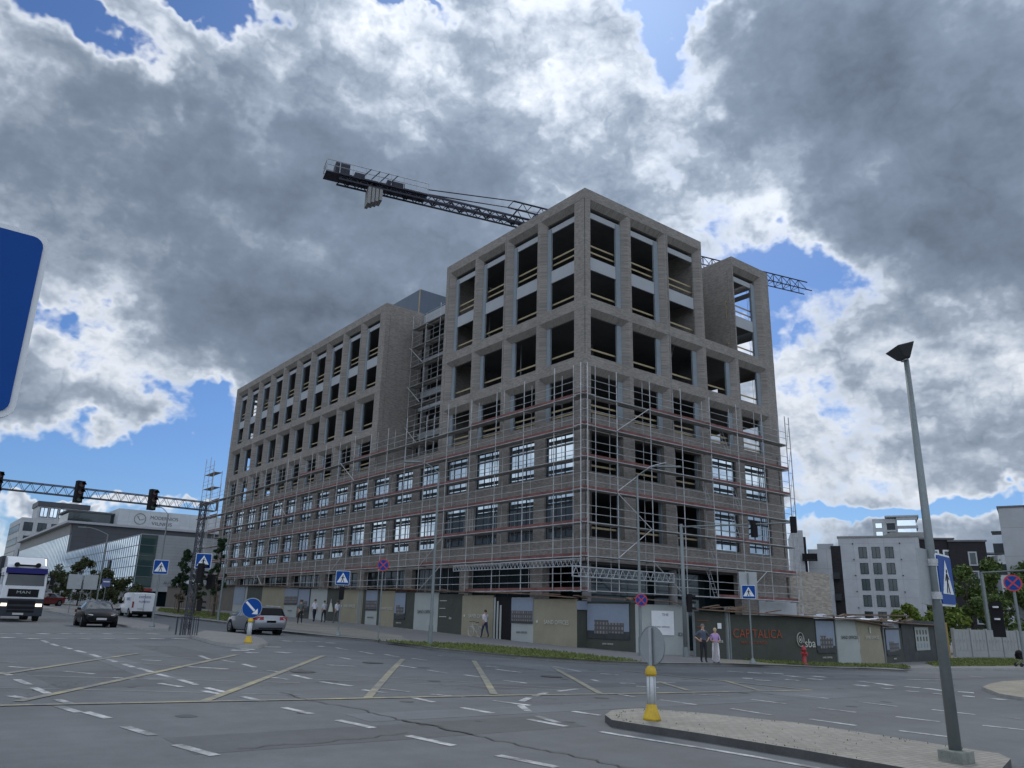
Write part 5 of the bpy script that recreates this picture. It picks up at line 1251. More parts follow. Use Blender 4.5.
def car(name,loc,rz,label,paint,kind):
    r=empty(name,loc,rz,label,'car','cars on the road')
    if kind=='saloon':
        st=[(-2.3,.45,.80,.95,.70,.55),(-2.22,.28,.88,1.02,.84,.66),(-1.75,.24,.92,1.08,.90,.62),(-1.1,.22,.93,1.36,.92,.60),(-.5,.22,.92,1.43,.92,.61),(.15,.22,.91,1.42,.92,.62),(.55,.22,.90,1.30,.92,.66),(1.15,.22,.90,.99,.92,.72),(1.8,.23,.80,.88,.90,.70),(2.15,.25,.70,.76,.84,.66),(2.32,.34,.56,.60,.70,.55)]
        loft_car(r,st,paint,3,6,(5,6),(2,)); xf,xr,R,hw=1.42,-1.38,.33,.925
        front=2.32; 
    else:
        st=[(-2.38,.40,.80,.92,.80,.66),(-2.32,.28,.95,1.00,.88,.72),(-2.08,.24,.97,1.40,.91,.66),(-1.9,.24,.97,1.45,.92,.64),(-1.1,.22,.95,1.47,.92,.62),(-.3,.22,.94,1.47,.92,.62),(.25,.22,.93,1.43,.92,.63),(.6,.22,.92,1.30,.92,.66),(1.15,.22,.92,1.00,.92,.72),(1.85,.23,.82,.90,.90,.70),(2.2,.25,.70,.76,.84,.66),(2.36,.34,.56,.60,.70,.55)]
        loft_car(r,st,paint,3,7,(6,7),(1,)); xf,xr,R,hw=1.45,-1.36,.34,.925; front=2.36
    for x in (xf,xr):
        for y in (hw,-hw): arch(r,x,y,R); wheel(r,x,y-.005*(1 if y>0 else -1),R)
    # front
    for s in (1,-1):
        m=MB(); m.hull8([(front-.3,s*.46,.56),(front-.04,s*.46,.57),(front-.05,s*.46,.68),(front-.3,s*.46,.72),(front-.5,s*.84,.60),(front-.16,s*.82,.60),(front-.2,s*.82,.71),(front-.5,s*.84,.76)]); m.build('headlight',M_HEAD,r)
        xr_=-front; m=MB(); m.hull8([(xr_-.035,s*.45,.76),(xr_+.14,s*.45,.76),(xr_+.14,s*.45,.93),(xr_-.03,s*.45,.93),(xr_-.01,s*.87,.76),(xr_+.4,s*.925,.78),(xr_+.4,s*.925,.93),(xr_+.0,s*.87,.93)]); m.build('tail_light',M_TAIL,r)
        m=MB(); m.cbox((.62,s*1.02,.98),(.14,.2,.13)); m.build('mirror',paint,r,bevel=.02)
    m=MB(); m.box(front-.12,front+.005,-.42,.42,.44,.60); m.build('grille',M_BLACK,r)
    m=MB(); m.box(front-.1,front-.0,-.6,.6,.30,.40); m.build('air_intake',M_BLACK,r)
    m=MB(); m.box(front,front+.02,-.26,.26,.40,.51); m.build('number_plate',M_PLATE,r)
    m=MB(); m.box(-front-.02,-front+.06,-.26,.26,.62,.73); m.build('number_plate',M_PLATE,r)
    m=MB(); m.box(-front-.005,-front+.1,-.66,.66,.30,.40); m.build('rear_bumper_trim',M_BLACK,r)
    if kind!='saloon':
        m=MB(); m.hull8([(-2.345,-.60,1.03),(-2.345,.60,1.03),(-2.325,.60,1.03),(-2.325,-.60,1.03),(-2.125,-.54,1.37),(-2.125,.54,1.37),(-2.10,.54,1.37),(-2.10,-.54,1.37)]); m.build('rear_window',M_BLACK,r)
        m=MB()
        for s in (1,-1): m.tube((-1.9,s*.60,1.47),(.2,s*.61,1.50),.02,5)
        m.build('roof_rail',M_GALV,r)
    m=MB(); m.box(-1.6,1.6,-.7,.7,.16,.3); m.build('underbody',M_BLACK,r)
    return r
def gp3(x,y,dz=0): return (x,y,gz(x,y)+dz)
P_BLACK=simple('black_car_paint',(.003,.0035,.005),.3,.0,var=.1,coat=.12,spec=.12); P_SILVER=simple('silver_car_paint',(.24,.255,.28),.28,.6,var=.05,coat=.8); P_RED=simple('dark_red_car_paint',(.16,.02,.02),.3,.2,var=.1,coat=.8); P_WHITE=simple('white_vehicle_paint',(.62,.64,.67),.35,0,var=.05,coat=.5)
f1,f2,rr_=PT['carF1'],PT['carF2'],PT['carR1']
car('car',gp3(-23.35,16.9),-PI/2-.06,'black low saloon car with bright headlights heading towards the junction',P_BLACK,'saloon')
car('car',gp3(-16.62,9.45),PI/2,'silver estate car with roof rails leaving along the street beyond the blue arrow sign',P_SILVER,'estate')
car('car',gp3(-18.9,68.6),-PI/2-.9,'dark red car far off between the truck and the showroom',P_RED,'saloon')
# a dim dark car further away behind the boards
# white panel van
v=empty('panel_van',gp3(-15.75,40.2),PI/2,'white panel van with blue print on its rear doors, seen from behind','van')
body=MB()
st=[(-2.45,.35,1.0,1.92,.90,.80),(-2.38,.30,1.05,1.98,.94,.84),(.7,.30,1.05,2.0,.95,.86),(1.15,.30,1.05,1.90,.95,.84),(1.75,.30,1.05,1.20,.94,.76),(2.3,.32,.9,1.0,.90,.7),(2.42,.4,.7,.78,.78,.6)]
loft_car(v,st,P_WHITE,3,4,(3,),())
for x in (1.5,-1.55):
    for y in (.95,-.95): arch(v,x,y,.34); wheel(v,x,y-.005*(1 if y>0 else -1),.34)
m=MB(); m.box(-2.47,-2.44,-.012,.012,.45,1.85); m.build('door_gap',M_BLACK,v)
for s in (1,-1):
    m=MB(); m.box(-2.475,-2.4,min(s*.80,s*.93),max(s*.80,s*.93),.75,1.25); m.build('tail_light',M_TAIL,v)
    m=MB(); m.box(.7,1.2,min(s*.955,s*.945),max(s*.955,s*.945),1.12,1.62); m.build('side_window',M_CGL,v)
    m=MB(); m.cbox((1.3,s*1.08,1.2),(.15,.22,.24)); m.build('mirror',M_BLACK,v)
m=MB(); m.box(-2.5,-2.4,-.86,.86,.3,.48); m.build('rear_bumper',M_BLACK,v)
m=MB(); m.box(-2.485,-2.46,-.05,.5,.62,.74); m.build('number_plate',M_PLATE,v)
m=MB(); m.box(-1.2,.6,-.7,.7,.16,.3); m.build('underbody',M_BLACK,v)
M_BT=simple('blue_grey_print',(.12,.16,.32),.5,var=.1)
for s_,z,sz in (('EXPRESS',1.62,.26),('KURJERIS',1.25,.22)): text_part('lettering',s_,sz,M_BT,v,(-2.475,0,z),(PI/2,0,-PI/2))
text_part('lettering','EXPRESS',.34,M_BT,v,(-.9,.955,1.45),(PI/2,0,PI))
# truck
t=empty('box_truck',gp3(-26.35,27.9),-PI/2,'white cab lorry with dark blue sun visor, lit headlights and dark box body','truck')
cab=MB(); cab.prism([(1.3,1.2),(3.55,1.2),(3.60,1.4),(3.60,2.15),(3.38,3.2),(3.2,3.32),(1.3,3.32)],-1.22,1.22,lambda a,b,c:(a,c,b)); cab.build('cab',P_WHITE,t,bevel=.06)
m=MB(); m.prism([(1.3,3.322),(3.1,3.322),(3.0,3.5),(2.4,4.0),(1.35,4.08)],-1.12,1.12,lambda a,b,c:(a,c,b)); m.build('roof_deflector',P_WHITE,t,bevel=.08)
m=MB(); m.hull8([(3.605,-1.08,2.2),(3.625,-1.08,2.2),(3.625,1.08,2.2),(3.605,1.08,2.2),(3.42,-1.02,3.06),(3.46,-1.02,3.06),(3.46,1.02,3.06),(3.42,1.02,3.06)]); m.build('windscreen',M_CGL,t)
m=MB(); m.hull8([(3.44,-1.16,3.0),(3.68,-1.16,2.95),(3.68,1.16,2.95),(3.44,1.16,3.0),(3.36,-1.16,3.25),(3.55,-1.16,3.3),(3.55,1.16,3.3),(3.36,1.16,3.25)]); m.build('sun_visor',simple('visor_blue',(.015,.015,.11),.5,var=.1,spec=.15),t)
m=MB(); m.box(3.605,3.64,-.85,.85,1.5,1.98); gr=m.build('grille',M_BLACK,t)
text_part('lettering','MAN',.24,M_SBACK,gr,(3.645,0,1.78),(PI/2,0,PI/2),sx=1.5)
m=MB(); m.box(3.3,3.72,-1.24,1.24,.32,1.40); m.build('bumper',simple('lorry_bumper',(.028,.034,.045),.6,var=.2,spec=.3),t,bevel=.05)
m=MB(); m.box(3.725,3.74,-.75,.75,1.05,1.28); m.box(3.725,3.74,-.75,.75,.75,.92); m.box(3.725,3.74,-.75,.75,.55,.68); m.build('air_intake',M_BLACK,t)
m=MB(); m.box(3.745,3.76,-.4,.2,.40,.52); m.build('number_plate',M_PLATE,t)
for s in (1,-1):
    m=MB(); m.box(3.70,3.745,min(s*.78,s*1.12),max(s*.80,s*1.14),.92,1.10); m.build('headlight',M_HEADON,t)
    m=MB(); m.cbox((3.5,s*1.5,2.6),(.12,.22,.62)); m.cbox((3.5,s*1.48,2.15),(.12,.22,.22)); m.cbox((3.45,s*1.35,2.75),(.05,.3,.05)); m.build('mirror',M_BLACK,t)
    m=MB(); m.box(2.0,3.1,min(s*1.222,s*1.235),max(s*1.222,s*1.235),2.25,3.0); m.build('side_window',M_CGL,t)
    m=MB(); m.tube((3.1,s*.6,3.5),(3.32,s*.6,3.5),.15,10); m.build('spotlight',M_BLACK,t)
    for x in (2.45,-2.2,-3.5): wheel(t,x,s*1.22,.5,.3)
m=MB(); m.box(3.2,3.28,-.6,.6,3.4,3.52); m.build('lamp_bar',M_BLACK,t)
m=MB(); m.box(-4.6,1.15,-1.3,1.3,1.15,4.1); m.build('box_body',simple('dark_box_body',(.03,.034,.045),.6,var=.2),t,bevel=.03)
m=MB(); m.box(-4.5,3.2,-.5,.5,.6,1.1); m.box(-4.5,3.2,-1.1,1.1,.85,1.12); m.build('chassis',M_BLACK,t)
# pram at the right edge
p=PT['stroller']; r=empty('pram',(p[0]+.6,p[1],gz(*p)+.12),-.5,'black pram with small wheels cut by the right edge of the picture','pram')
m=MB(); m.prism([(-.35,.5),(.35,.45),(.45,.75),(-.42,.8)],-.2,.2,lambda a,b,c:(a,c,b)); m.build('carrycot',M_BLACK,r,bevel=.04)
m=MB(); m.lathe((-.2,0,.78),[(.24,0),(.22,.15),(.12,.27),(.02,.3)],12); m.build('hood',M_BLACK,r,smooth=True)
m=MB(); m.box(-.1,.2,-.16,.16,.8,.86); m.build('blanket',M_SWHITE,r)
for x in (-.35,.35):
    for y in (.25,-.25): m=MB(); m.tube((x,y-.02,.13),(x,y+.02,.13),.13,12); m.build('wheel',M_TYRE,r)
m=MB(); m.path([(-.35,.23,.13),(.3,.23,.55),(.62,.22,1.0),(.62,-.22,1.0),(.3,-.23,.55),(-.35,-.23,.13)],.015,5); m.path([(.35,.23,.13),(-.3,.23,.55)],.015,5); m.build('frame',M_GALV,r)

# ------------------------------------------------------------------ people
M_SKIN=simple('skin',(.42,.25,.18),.6,var=.06,scale=8)
def person(loc,rz,label,top,bottom,shoe,hair,pose='walk',H=1.76,sw_=1.0,skirt=False,hands='down',longhair=False):
    s=H/1.76
    if pose=='walk': lf,rf=.26*sw_,-.24*sw_
    else: lf,rf=.05,-.05
    V=[];R=[];Ed=[];cls=[]
    def a(p,r,c,par=None):
        V.append(Vector(p)*s); R.append(r*s); cls.append(c); i=len(V)-1
        if par is not None: Ed.append((par,i))
        return i
    pel=a((0,0,.96),.135,'b'); sp=a((0,0,1.12),.125,'t',pel); ch=a((.01,0,1.32),.15,'t',sp); up=a((0,0,1.43),.11,'t',ch)
    nk=a((.01,0,1.52),.052,'s',up); hd0=a((.025,0,1.60),.078,'s',nk); hd=a((.02,0,1.68),.085,'s',hd0)
    arms=[]
    for sg_,sw in ((1,rf),(-1,lf)):
        sh=a((0,.17*sg_,1.42),.062,'t',up)
        if hands=='down': el=(sw*.35,.22*sg_,1.15); wr=(sw*.7+.06,.21*sg_,.92); hn=(sw*.7+.09,.205*sg_,.86)
        elif hands=='hip': el=(-.10,.40*sg_,1.18); wr=(.04,.23*sg_,1.02); hn=(.09,.18*sg_,1.0)
        else: el=(.04,.25*sg_,1.14); wr=(.22,.10*sg_,1.08); hn=(.26,.04*sg_,1.09)
        e=a(el,.045,'t',sh); w=a(wr,.030,'s',e); h=a(hn,.034,'s',w); arms.append((Vector(wr)*s,Vector(hn)*s,sg_))
    for sg_,sw in ((1,lf),(-1,rf)):
        hp=a((0,.09*sg_,.90),.105,'b',pel)
        kn=a((sw*.55+.03,.10*sg_,.50),.068 if not skirt else .1,'b',hp)
        an=a((sw*1.0-.02 if sw>0 else sw*1.15,.10*sg_,.10+(0 if sw>-.1 else .06)),.045 if not skirt else .1,'b',kn)
        toe=a((sw*1.0+.10 if sw>0 else sw*1.15+.12,.11*sg_,.035+(0 if sw>-.1 else .01)),.035,'h',an)
    me=bpy.data.meshes.new('tmp'); me.from_pydata([tuple(v) for v in V],Ed,[]); o=bpy.data.objects.new('tmp',me); COL.objects.link(o)
    sk=o.modifiers.new('s','SKIN'); sk.use_smooth_shade=True
    for i,v in enumerate(me.skin_vertices[0].data): v.radius=(R[i],R[i]*(1.25 if cls[i]=='t' and i in (ch,sp,up) else 1)); v.use_root=(i==pel)
    for i in (pel,sp,ch,up): me.skin_vertices[0].data[i].radius=(R[i]*.78,R[i]*1.22)
    sub=o.modifiers.new('u','SUBSURF'); sub.levels=1; sub.render_levels=1
    bpy.context.view_layer.update()
    bme=bpy.data.meshes.new_from_object(o.evaluated_get(bpy.context.evaluated_depsgraph_get()))
    bpy.data.objects.remove(o)
    # fingers and nose merged into the same mesh
    ex=MB()
    for w,h,sg_ in arms:
        d=(h-w).normalized(); sd=d.cross(Vector((1,0,0))); sd=sd.normalized() if sd.length>.1 else Vector((0,1,0)); nx=d.cross(sd)
        for q,(off,ln) in enumerate(((-.026,.062),(-.009,.072),(.009,.068),(.026,.052))):
            b=h+d*.02+nx*off*s; k=b+d*ln*.55*s; e=k+(d*.8+sd*(-.5*sg_)).normalized()*ln*.5*s
            ex.tube(b,k,.010*s,5,.009*s); ex.tube(k,e,.009*s,5,.006*s)
        b=h+nx*.03*s; ex.tube(b,b+(d*.7+nx*.7)*.05*s,.011*s,5,.008*s)
    ex.tube((.105*s,0,1.645*s),(.125*s,0,1.63*s),.012*s,5,.008*s)
    for y in (.03,-.03): ex.tube((.092*s,y*s,1.67*s),(.1*s,y*s,1.67*s),.009*s,5)
    for y in (.082,-.082): ex.tube((.02*s,y*s,1.66*s),(.015*s,y*1.12*s,1.655*s),.022*s,6,.016*s)
    bm=bmesh.new(); bm.from_mesh(bme)
    nf=len(bm.faces)
    vs=[bm.verts.new(v) for v in ex.v]
    for f in ex.f: bm.faces.new([vs[i] for i in f])
    bm.to_mesh(bme); bm.free()
    bme.materials.clear()
    for mt in (M_SKIN,top,bottom,shoe): bme.materials.append(mt)
    idx={'s':0,'t':1,'b':2,'h':3}
    segs=[(V[i],V[j],cls[j] if cls[j]!='s' or cls[i]=='s' else 's') for i,j in Ed]
    for fi,pgn in enumerate(bme.polygons):
        pgn.use_smooth=True
        if fi>=nf: pgn.material_index=0; continue
        c=pgn.center; best=None
        for A,B,k in segs:
            ab=B-A; tt=max(0,min(1,(c-A).dot(ab)/ab.length_squared)); dd_=(A+ab*tt-c).length
            if best is None or dd_<best[0]: best=(dd_,k,tt)
        k=best[1]
        if c.z<1.0*s and k=='t': k='b' if abs(c.y)<.16*s else k
        pgn.material_index=idx[k]
    bme.name='person'
    p=bpy.data.objects.new('person',bme); COL.objects.link(p); p.location=loc; p.rotation_euler=(0,0,rz); tag(p,label,'person','people on the pavement')
    m=MB()
    cz=1.675*s
    rings=[]
    for i in range(6):
        ph=math.radians(-25+23*i); rr0=.103*s*math.cos(ph); z=cz+.112*s*math.sin(ph)
        rings.append([m.P((.008*s+rr0*math.cos(2*PI*k/14)*(1 if not(abs(2*PI*k/14)<.9 or 2*PI*k/14>5.4) else (.72 if i<3 else .98)),rr0*math.sin(2*PI*k/14)*.93,z)) for k in range(14)])
    for A,B in zip(rings[:-1],rings[1:]):
        for k in range(14): m.f.append([A[k],A[(k+1)%14],B[(k+1)%14],B[k]]); m.m.append(0)
    m.f.append(rings[-1]); m.m.append(0)
    h=m.build('hair',hair,p,smooth=True)
    if skirt:
        m=MB(); rg=[]
        for (rr0,z0_) in ((.20,.07),(.19,.25),(.175,.5),(.16,.75),(.145,.95),(.13,1.04)):
            rg.append([m.P((rr0*s*(1+.09*math.cos(7*2*PI*k/42+z0_)*(1.05-z0_))*math.cos(2*PI*k/42),rr0*s*(1+.09*math.cos(7*2*PI*k/42+z0_)*(1.05-z0_))*math.sin(2*PI*k/42)*.85,z0_*s)) for k in range(42)])
        for A,B in zip(rg[:-1],rg[1:]):
            for k in range(42): m.f.append([A[k],A[(k+1)%42],B[(k+1)%42],B[k]]); m.m.append(0); m.build('long_skirt',bottom,p,smooth=True)
    return p
C_=lambda n,c,**k: simple('cloth_'+n,c,.85,var=.1,scale=6)
HB1=simple('brown_hair',(.05,.03,.02),.7); HB2=simple('fair_hair',(.42,.33,.2),.7); HB3=simple('grey_hair',(.16,.14,.12),.7)
SH1=C_('black_shoe',(.02,.02,.02)); SH2=C_('white_trainer',(.5,.5,.5))
def gp4(x,y): return (x,y,gz(x,y)+.13)
person(gp4(-8.6,21.8),PI/2,'man in grey green jacket and black trousers walking away, leftmost of the four',C_('grey_green',(.10,.12,.12)),C_('black',(.015,.015,.018)),SH2,HB1,H=1.78,sw_=.45)
person(gp4(-4.3,28.8),PI/2,'man in plain white shirt and navy trousers walking away before the grey panel',C_('white',(.6,.62,.7)),C_('navy',(.015,.018,.04)),SH1,HB1,H=1.84,sw_=-.7)
person(gp4(-4.0,27.6),PI/2,'man in white top with grey pattern walking between two white shirted men',C_('pale_grey',(.42,.45,.5)),C_('dark_navy',(.015,.018,.035)),SH1,HB1,H=1.76,sw_=.35)
person(gp4(-3.6,26.0),PI/2+.1,'man in white shirt and grey trousers, rightmost of the four, beside the sign pole',C_('white_shirt',(.55,.57,.66)),C_('grey_trouser',(.10,.10,.12)),SH1,HB1,H=1.8)
person(gp4(-1.9,7.6),PI/2,'man in white shirt and navy trousers alone by the open gate with white bars',C_('white_shirt2',(.55,.55,.58)),C_('navy2',(.02,.03,.08)),SH1,HB1,H=1.76,hands='down')
rzc=face_to((-4,-12))-PI/2
person(gp4(-4.12,-11.95),rzc+.5,'man in dark blue shirt with a hand on his hip beside the blonde woman',C_('slate_blue',(.07,.085,.12)),C_('black2',(.015,.016,.02)),SH1,HB3,'stand',1.64,hands='hip')
person(gp4(-3.38,-12.05),rzc+.2,'blonde woman in lilac top and long white skirt beside the man in dark blue',C_('lilac',(.42,.28,.50)),C_('cream',(.66,.64,.66)),SH1,HB2,'stand',1.5,skirt=True,hands='front')
# bicycle leaning by the hoarding
p=(-1.75,8.9); r=empty('bicycle',(p[0],p[1],gz(*p)+.12),PI/2,'thin pale bicycle leaning on the olive panel beside the gate','bicycle')
for x in (-.5,.5):
    m=MB()
    for k in range(20):
        a0=2*PI*k/20;a1=2*PI*(k+1)/20; m.tube((x+.33*math.cos(a0),0,.34+.33*math.sin(a0)),(x+.33*math.cos(a1),0,.34+.33*math.sin(a1)),.016,4)
    for k in range(8): a0=2*PI*k/8; m.tube((x,0,.34),(x+.32*math.cos(a0),0,.34+.32*math.sin(a0)),.004,3)
    m.build('wheel',M_GALV,r)
m=MB(); m.path([(-.5,0,.34),(-.05,0,.32),(.38,0,.8),(-.2,0,.82),(-.05,0,.32)],.016,5); m.path([(-.5,0,.34),(-.2,0,.82)],.012,5); m.path([(.5,0,.34),(.36,0,.95)],.015,5); m.build('frame',M_GALV,r)
m=MB(); m.box(-.34,-.1,-.06,.06,.9,.94); m.build('saddle',M_BLACK,r); m=MB(); m.tube((.36,-.25,.98),(.36,.25,.98),.014,5); m.build('handlebar',M_BLACK,r)

# ------------------------------------------------------------------ trees
def tree(name,label,loc,h,rad,trunk,mat,n=2200,col=False,ls=.16,grp='trees',stakes=False,nclump=26,seed=1):
    rnd=random.Random(seed*77+5)
    r=empty(name,loc,0,label,'tree',grp)
    m=MB(); pts=[Vector((0,0,0))]; 
    for i in range(5): pts.append(Vector((rnd.uniform(-.06,.06)*(i+1),rnd.uniform(-.06,.06)*(i+1),trunk+(h*.8-trunk)*i/4 if i else trunk)))
    rads=[.045*h/3+.02,.04*h/3,.03*h/3,.022*h/3,.014*h/3,.008*h/3]
    for i in range(5): m.tube(pts[i],pts[i+1],rads[i],7,rads[i+1])
    cl=[]
    for i in range(nclump):
        t=rnd.random()
        z=trunk*.8+(h-trunk*.8)*t
        prof=math.sin(PI*min(1,(t*.9+.12)))**.6 if not col else (1-t)**.45*.95+.08
        a=rnd.uniform(0,2*PI); q=rad*prof*math.sqrt(rnd.random())
        c=Vector((q*math.cos(a),q*math.sin(a),z)); cr_=rad*rnd.uniform(.22,.42)*(.8 if not col else .75)
        cl.append((c,cr_)); b=pts[1+min(4,int(t*4))]
        if i%2==0: m.tube(b,c,.018*h/3,4,.006)
    m.build('trunk',simple('tree_bark',(.07,.055,.045),.9,var=.3),r)
    lf=MB()
    for i in range(n):
        c,cr_=rnd.choice(cl)
        d=Vector((rnd.gauss(0,1),rnd.gauss(0,1),rnd.gauss(0,.8))); d.normalize(); p_=c+d*cr_*rnd.random()**.4
        s_=ls*rnd.uniform(.5,1.25); u_=Vector((rnd.gauss(0,1),rnd.gauss(0,1),rnd.gauss(0,1))).normalized(); w_=u_.cross(Vector((rnd.gauss(0,1),rnd.gauss(0,1),rnd.gauss(0,1)))).normalized()
        lf.face([p_-u_*s_*.5,p_+w_*s_*.3,p_+u_*s_*.5,p_-w_*s_*.3])
    lf.build('crown',mat,r)
    if stakes:
        m=MB()
        for a in (45,135,225,315):
            x,y=.45*math.cos(math.radians(a)),.45*math.sin(math.radians(a)); m.tube((x,y,0),(x,y,1.9),.035,5)
        for z in (1.2,1.8):
            m.bar((-.32,-.32,z),(.32,-.32,z),.05,.08); m.bar((.32,-.32,z),(.32,.32,z),.05,.08); m.bar((.32,.32,z),(-.32,.32,z),.05,.08); m.bar((-.32,.32,z),(-.32,-.32,z),.05,.08)
        m.build('stake_frame',M_WOOD_B,r)
    return r
LF1=mat_leaf('dark_conifer_leaf',(.012,.03,.014),(.03,.06,.022)); LF2=mat_leaf('mid_green_leaf',(.05,.085,.022),(.12,.165,.045),.5); LF3=mat_leaf('light_green_leaf',(.09,.14,.025),(.19,.24,.05),.5); LF4=mat_leaf('dull_olive_leaf',(.03,.042,.018),(.075,.09,.035),.6)
tree('columnar_tree','dark narrow young tree with stakes left of the lattice mast',(-10.27,46.98,gz(-10.27,46.98)+.12),6.0,1.05,1.6,LF1,2600,True,.26,stakes=True,seed=1,nclump=34)
tree('columnar_tree','dark narrow young tree with stakes right of the lattice mast before the site',(-9.7,38.2,gz(-9.7,38.2)+.12),6.9,.95,2.6,LF1,2400,True,.24,stakes=True,seed=2,nclump=30)
tree('columnar_tree','small dark staked tree just behind the signal boxes on the lattice mast',(-10.0,43.0,gz(-10,43)+.12),4.6,.9,1.5,LF1,1600,True,.24,stakes=True,seed=3)
for i,(x,y,h,lab) in enumerate(((-13.5,80,5.9,'loose leafy tree left of the bus stop flag before the showroom'),(-11.5,76,4.6,'leafy tree right of the bus stop flag before the showroom'),(-9.5,74,3.6,'low bushy tree under the corner of the showroom glazing'),(-14.5,92,5.0,'small leafy tree behind the pair of blank grey boards'))):
    tree('street_tree',lab,(x,y,gz(x,y)),h,2.0,.9,LF4,3200,False,.34,seed=10+i,nclump=30,grp='trees before the showroom')
for i,(x,y,h,rd,mt,lab) in enumerate(((47.0,.2,6.2,2.3,LF3,'bright green bushy tree behind the left end of the pale concrete fence'),(50.5,-1.0,8.0,2.5,LF2,'tall mid green tree behind the arm pole at right'),(54.5,-1.8,9.0,3.0,LF2,'tall tree behind the fence directly left of the round sign'),(59.5,-3.5,9.0,3.0,LF2,'tall tree behind the fence at the right picture edge'),(43.6,1.8,4.6,1.5,LF3,'light green shrub rising over the ochre board'))):
    tree('broadleaf_tree',lab,(x,y,-1.0),h,rd,1.4,mt,4200,False,.42,seed=30+i,nclump=38,grp='trees behind the concrete fence')

# ------------------------------------------------------------------ background buildings
def winpart(root,mp,s0,s1,z0,z1,frame=M_FRAME,pane=M_GLASS_D,d=-.03,mull=1,fw=.09):
    m=MB()
    pbox(m,mp,s0,s0+fw,d,d+.12,z0,z1); pbox(m,mp,s1-fw,s1,d,d+.12,z0,z1); pbox(m,mp,s0+fw,s1-fw,d,d+.12,z0,z0+fw); pbox(m,mp,s0+fw,s1-fw,d,d+.12,z1-fw,z1)
    for k in range(1,mull+1): x=s0+(s1-s0)*k/(mull+1); pbox(m,mp,x-fw/2,x+fw/2,d,d+.1,z0+fw,z1-fw)
    o=m.build('window',frame,root); g=MB(); pbox(g,mp,s0+.02,s1-.02,d+.03,d+.06,z0+.02,z1-.02); g.build('pane',pane,o); return o
M_LGP=mat_panel('light_grey_cladding',(.40,.42,.44),2.4,3.0,(.24,.25,.26),.02,.6,.03)
M_BLKB=brick('black_brick',(.022,.02,.024),(.014,.013,.016),(.03,.03,.03),1.6)
M_SILV=mat_panel('silver_sheet_cladding',(.34,.36,.385),3.5,.45,(.24,.25,.27),.015,.45,.03,.2)
M_DKCL=mat_panel('anthracite_cladding',(.045,.05,.06),3.2,1.1,(.02,.02,.025),.02,.5,.06)
# glass showroom with grey sheet wall
c=(-4.0,93.6)
b=empty('car_showroom',(c[0],c[1],0),0,'low showroom with bluish mirror glazing and a slanted silver grey sheet wall','building')
m=MB(); m.prism([(0.35,1.3),(30,1.3),(30,12.2),(0,12.2)],0,60,lambda a,bb,cc:(a,cc,bb)) if 0 else m.box(.1,30,.1,62,1.3,12.15)
m.build('wall',M_SILV,b)
mpS=lambda s,d,z:(d,s,z)
g=MB(); g.box(-.06,.09,.6,62,4.2,12.0); gl_=g.build('mirror_glazing',M_GLASS,b)
g=MB(); g.box(-.02,2.4,-.05,.095,4.2,12.05); g.build('corner_glazing',glass('teal_glass',(.5,.6,.62),.03,.18,(.045,.085,.085)),b)
m=MB()
for z in (4.2,5.75,7.3,8.85,10.4,11.95): m.box(-.12,-.061,.6,62,z,z+.09); m.box(-.1,2.4,-.10,-.051,z,z+.09)
for v_ in range(0,41): m.box(-.1,-.061,.6+v_*1.5,.66+v_*1.5,4.29,11.95)
m.build('glazing_bars',simple('bar_grey',(.12,.14,.16),.5,var=.1),gl_)
m=MB(); m.box(-1.6,30,-.6,62,3.7,4.1); m.build('canopy',M_CONC_L,b)
m=MB(); m.box(.2,2.5,-.66,-.61,3.72,4.08); m.build('red_fascia',simple('dull_red_fascia',(.3,.03,.03),.5),b); 
text_part('lettering','AUTO',.62,M_TXTD,b,(5.0,-.05,5.0),(PI/2,0,0))
m=MB(); m.box(-.3,20,-.08,.05,1.3,3.7); m.build('shop_window',M_GLASS_D,b)
m=MB(); m.box(7.5,8.6,-.2,.09,3.2,5.6); m.build('white_pier',M_SWHITE,b)
winpart(b,mpS,18,19.2,7.4,8.8,d=-.2)
for v_ in (36,44): 
    m=MB(); m.box(-.3,-.13,v_,v_+4,4.6,5.6); m.build('white_banner',M_SWHITE,b); m=MB(); m.box(-.34,-.301,v_+1,v_+2.4,4.7,5.5); m.build('dark_mark',M_BLACK,b)
# dark roofed hall
b=empty('dark_hall',(-4.0,155,0),0,'long hall with anthracite upper wall and fins of pale glass along the street','building')
m=MB(); m.box(0.2,70,0,80,1.5,18.1); m.build('wall',M_DKCL,b)
m=MB(); m.box(-1.2,70.5,-.8,80,18.12,18.6); m.build('roof',simple('grey_roof_edge',(.3,.31,.33),.5,var=.1),b)
g=MB(); g.box(-.02,.19,1.0,80,6.5,15.8); gg_=g.build('finned_glazing',M_GLASS,b)
m=MB()
for k in range(40): m.box(-.06,-.021,1+2*k,1.35+2*k,6.5,15.8)
m.build('fins',M_SBACK,gg_)
m=MB(); m.box(-.1,.18,1,80,15.82,18.1); m.build('fascia',M_CONC,b)
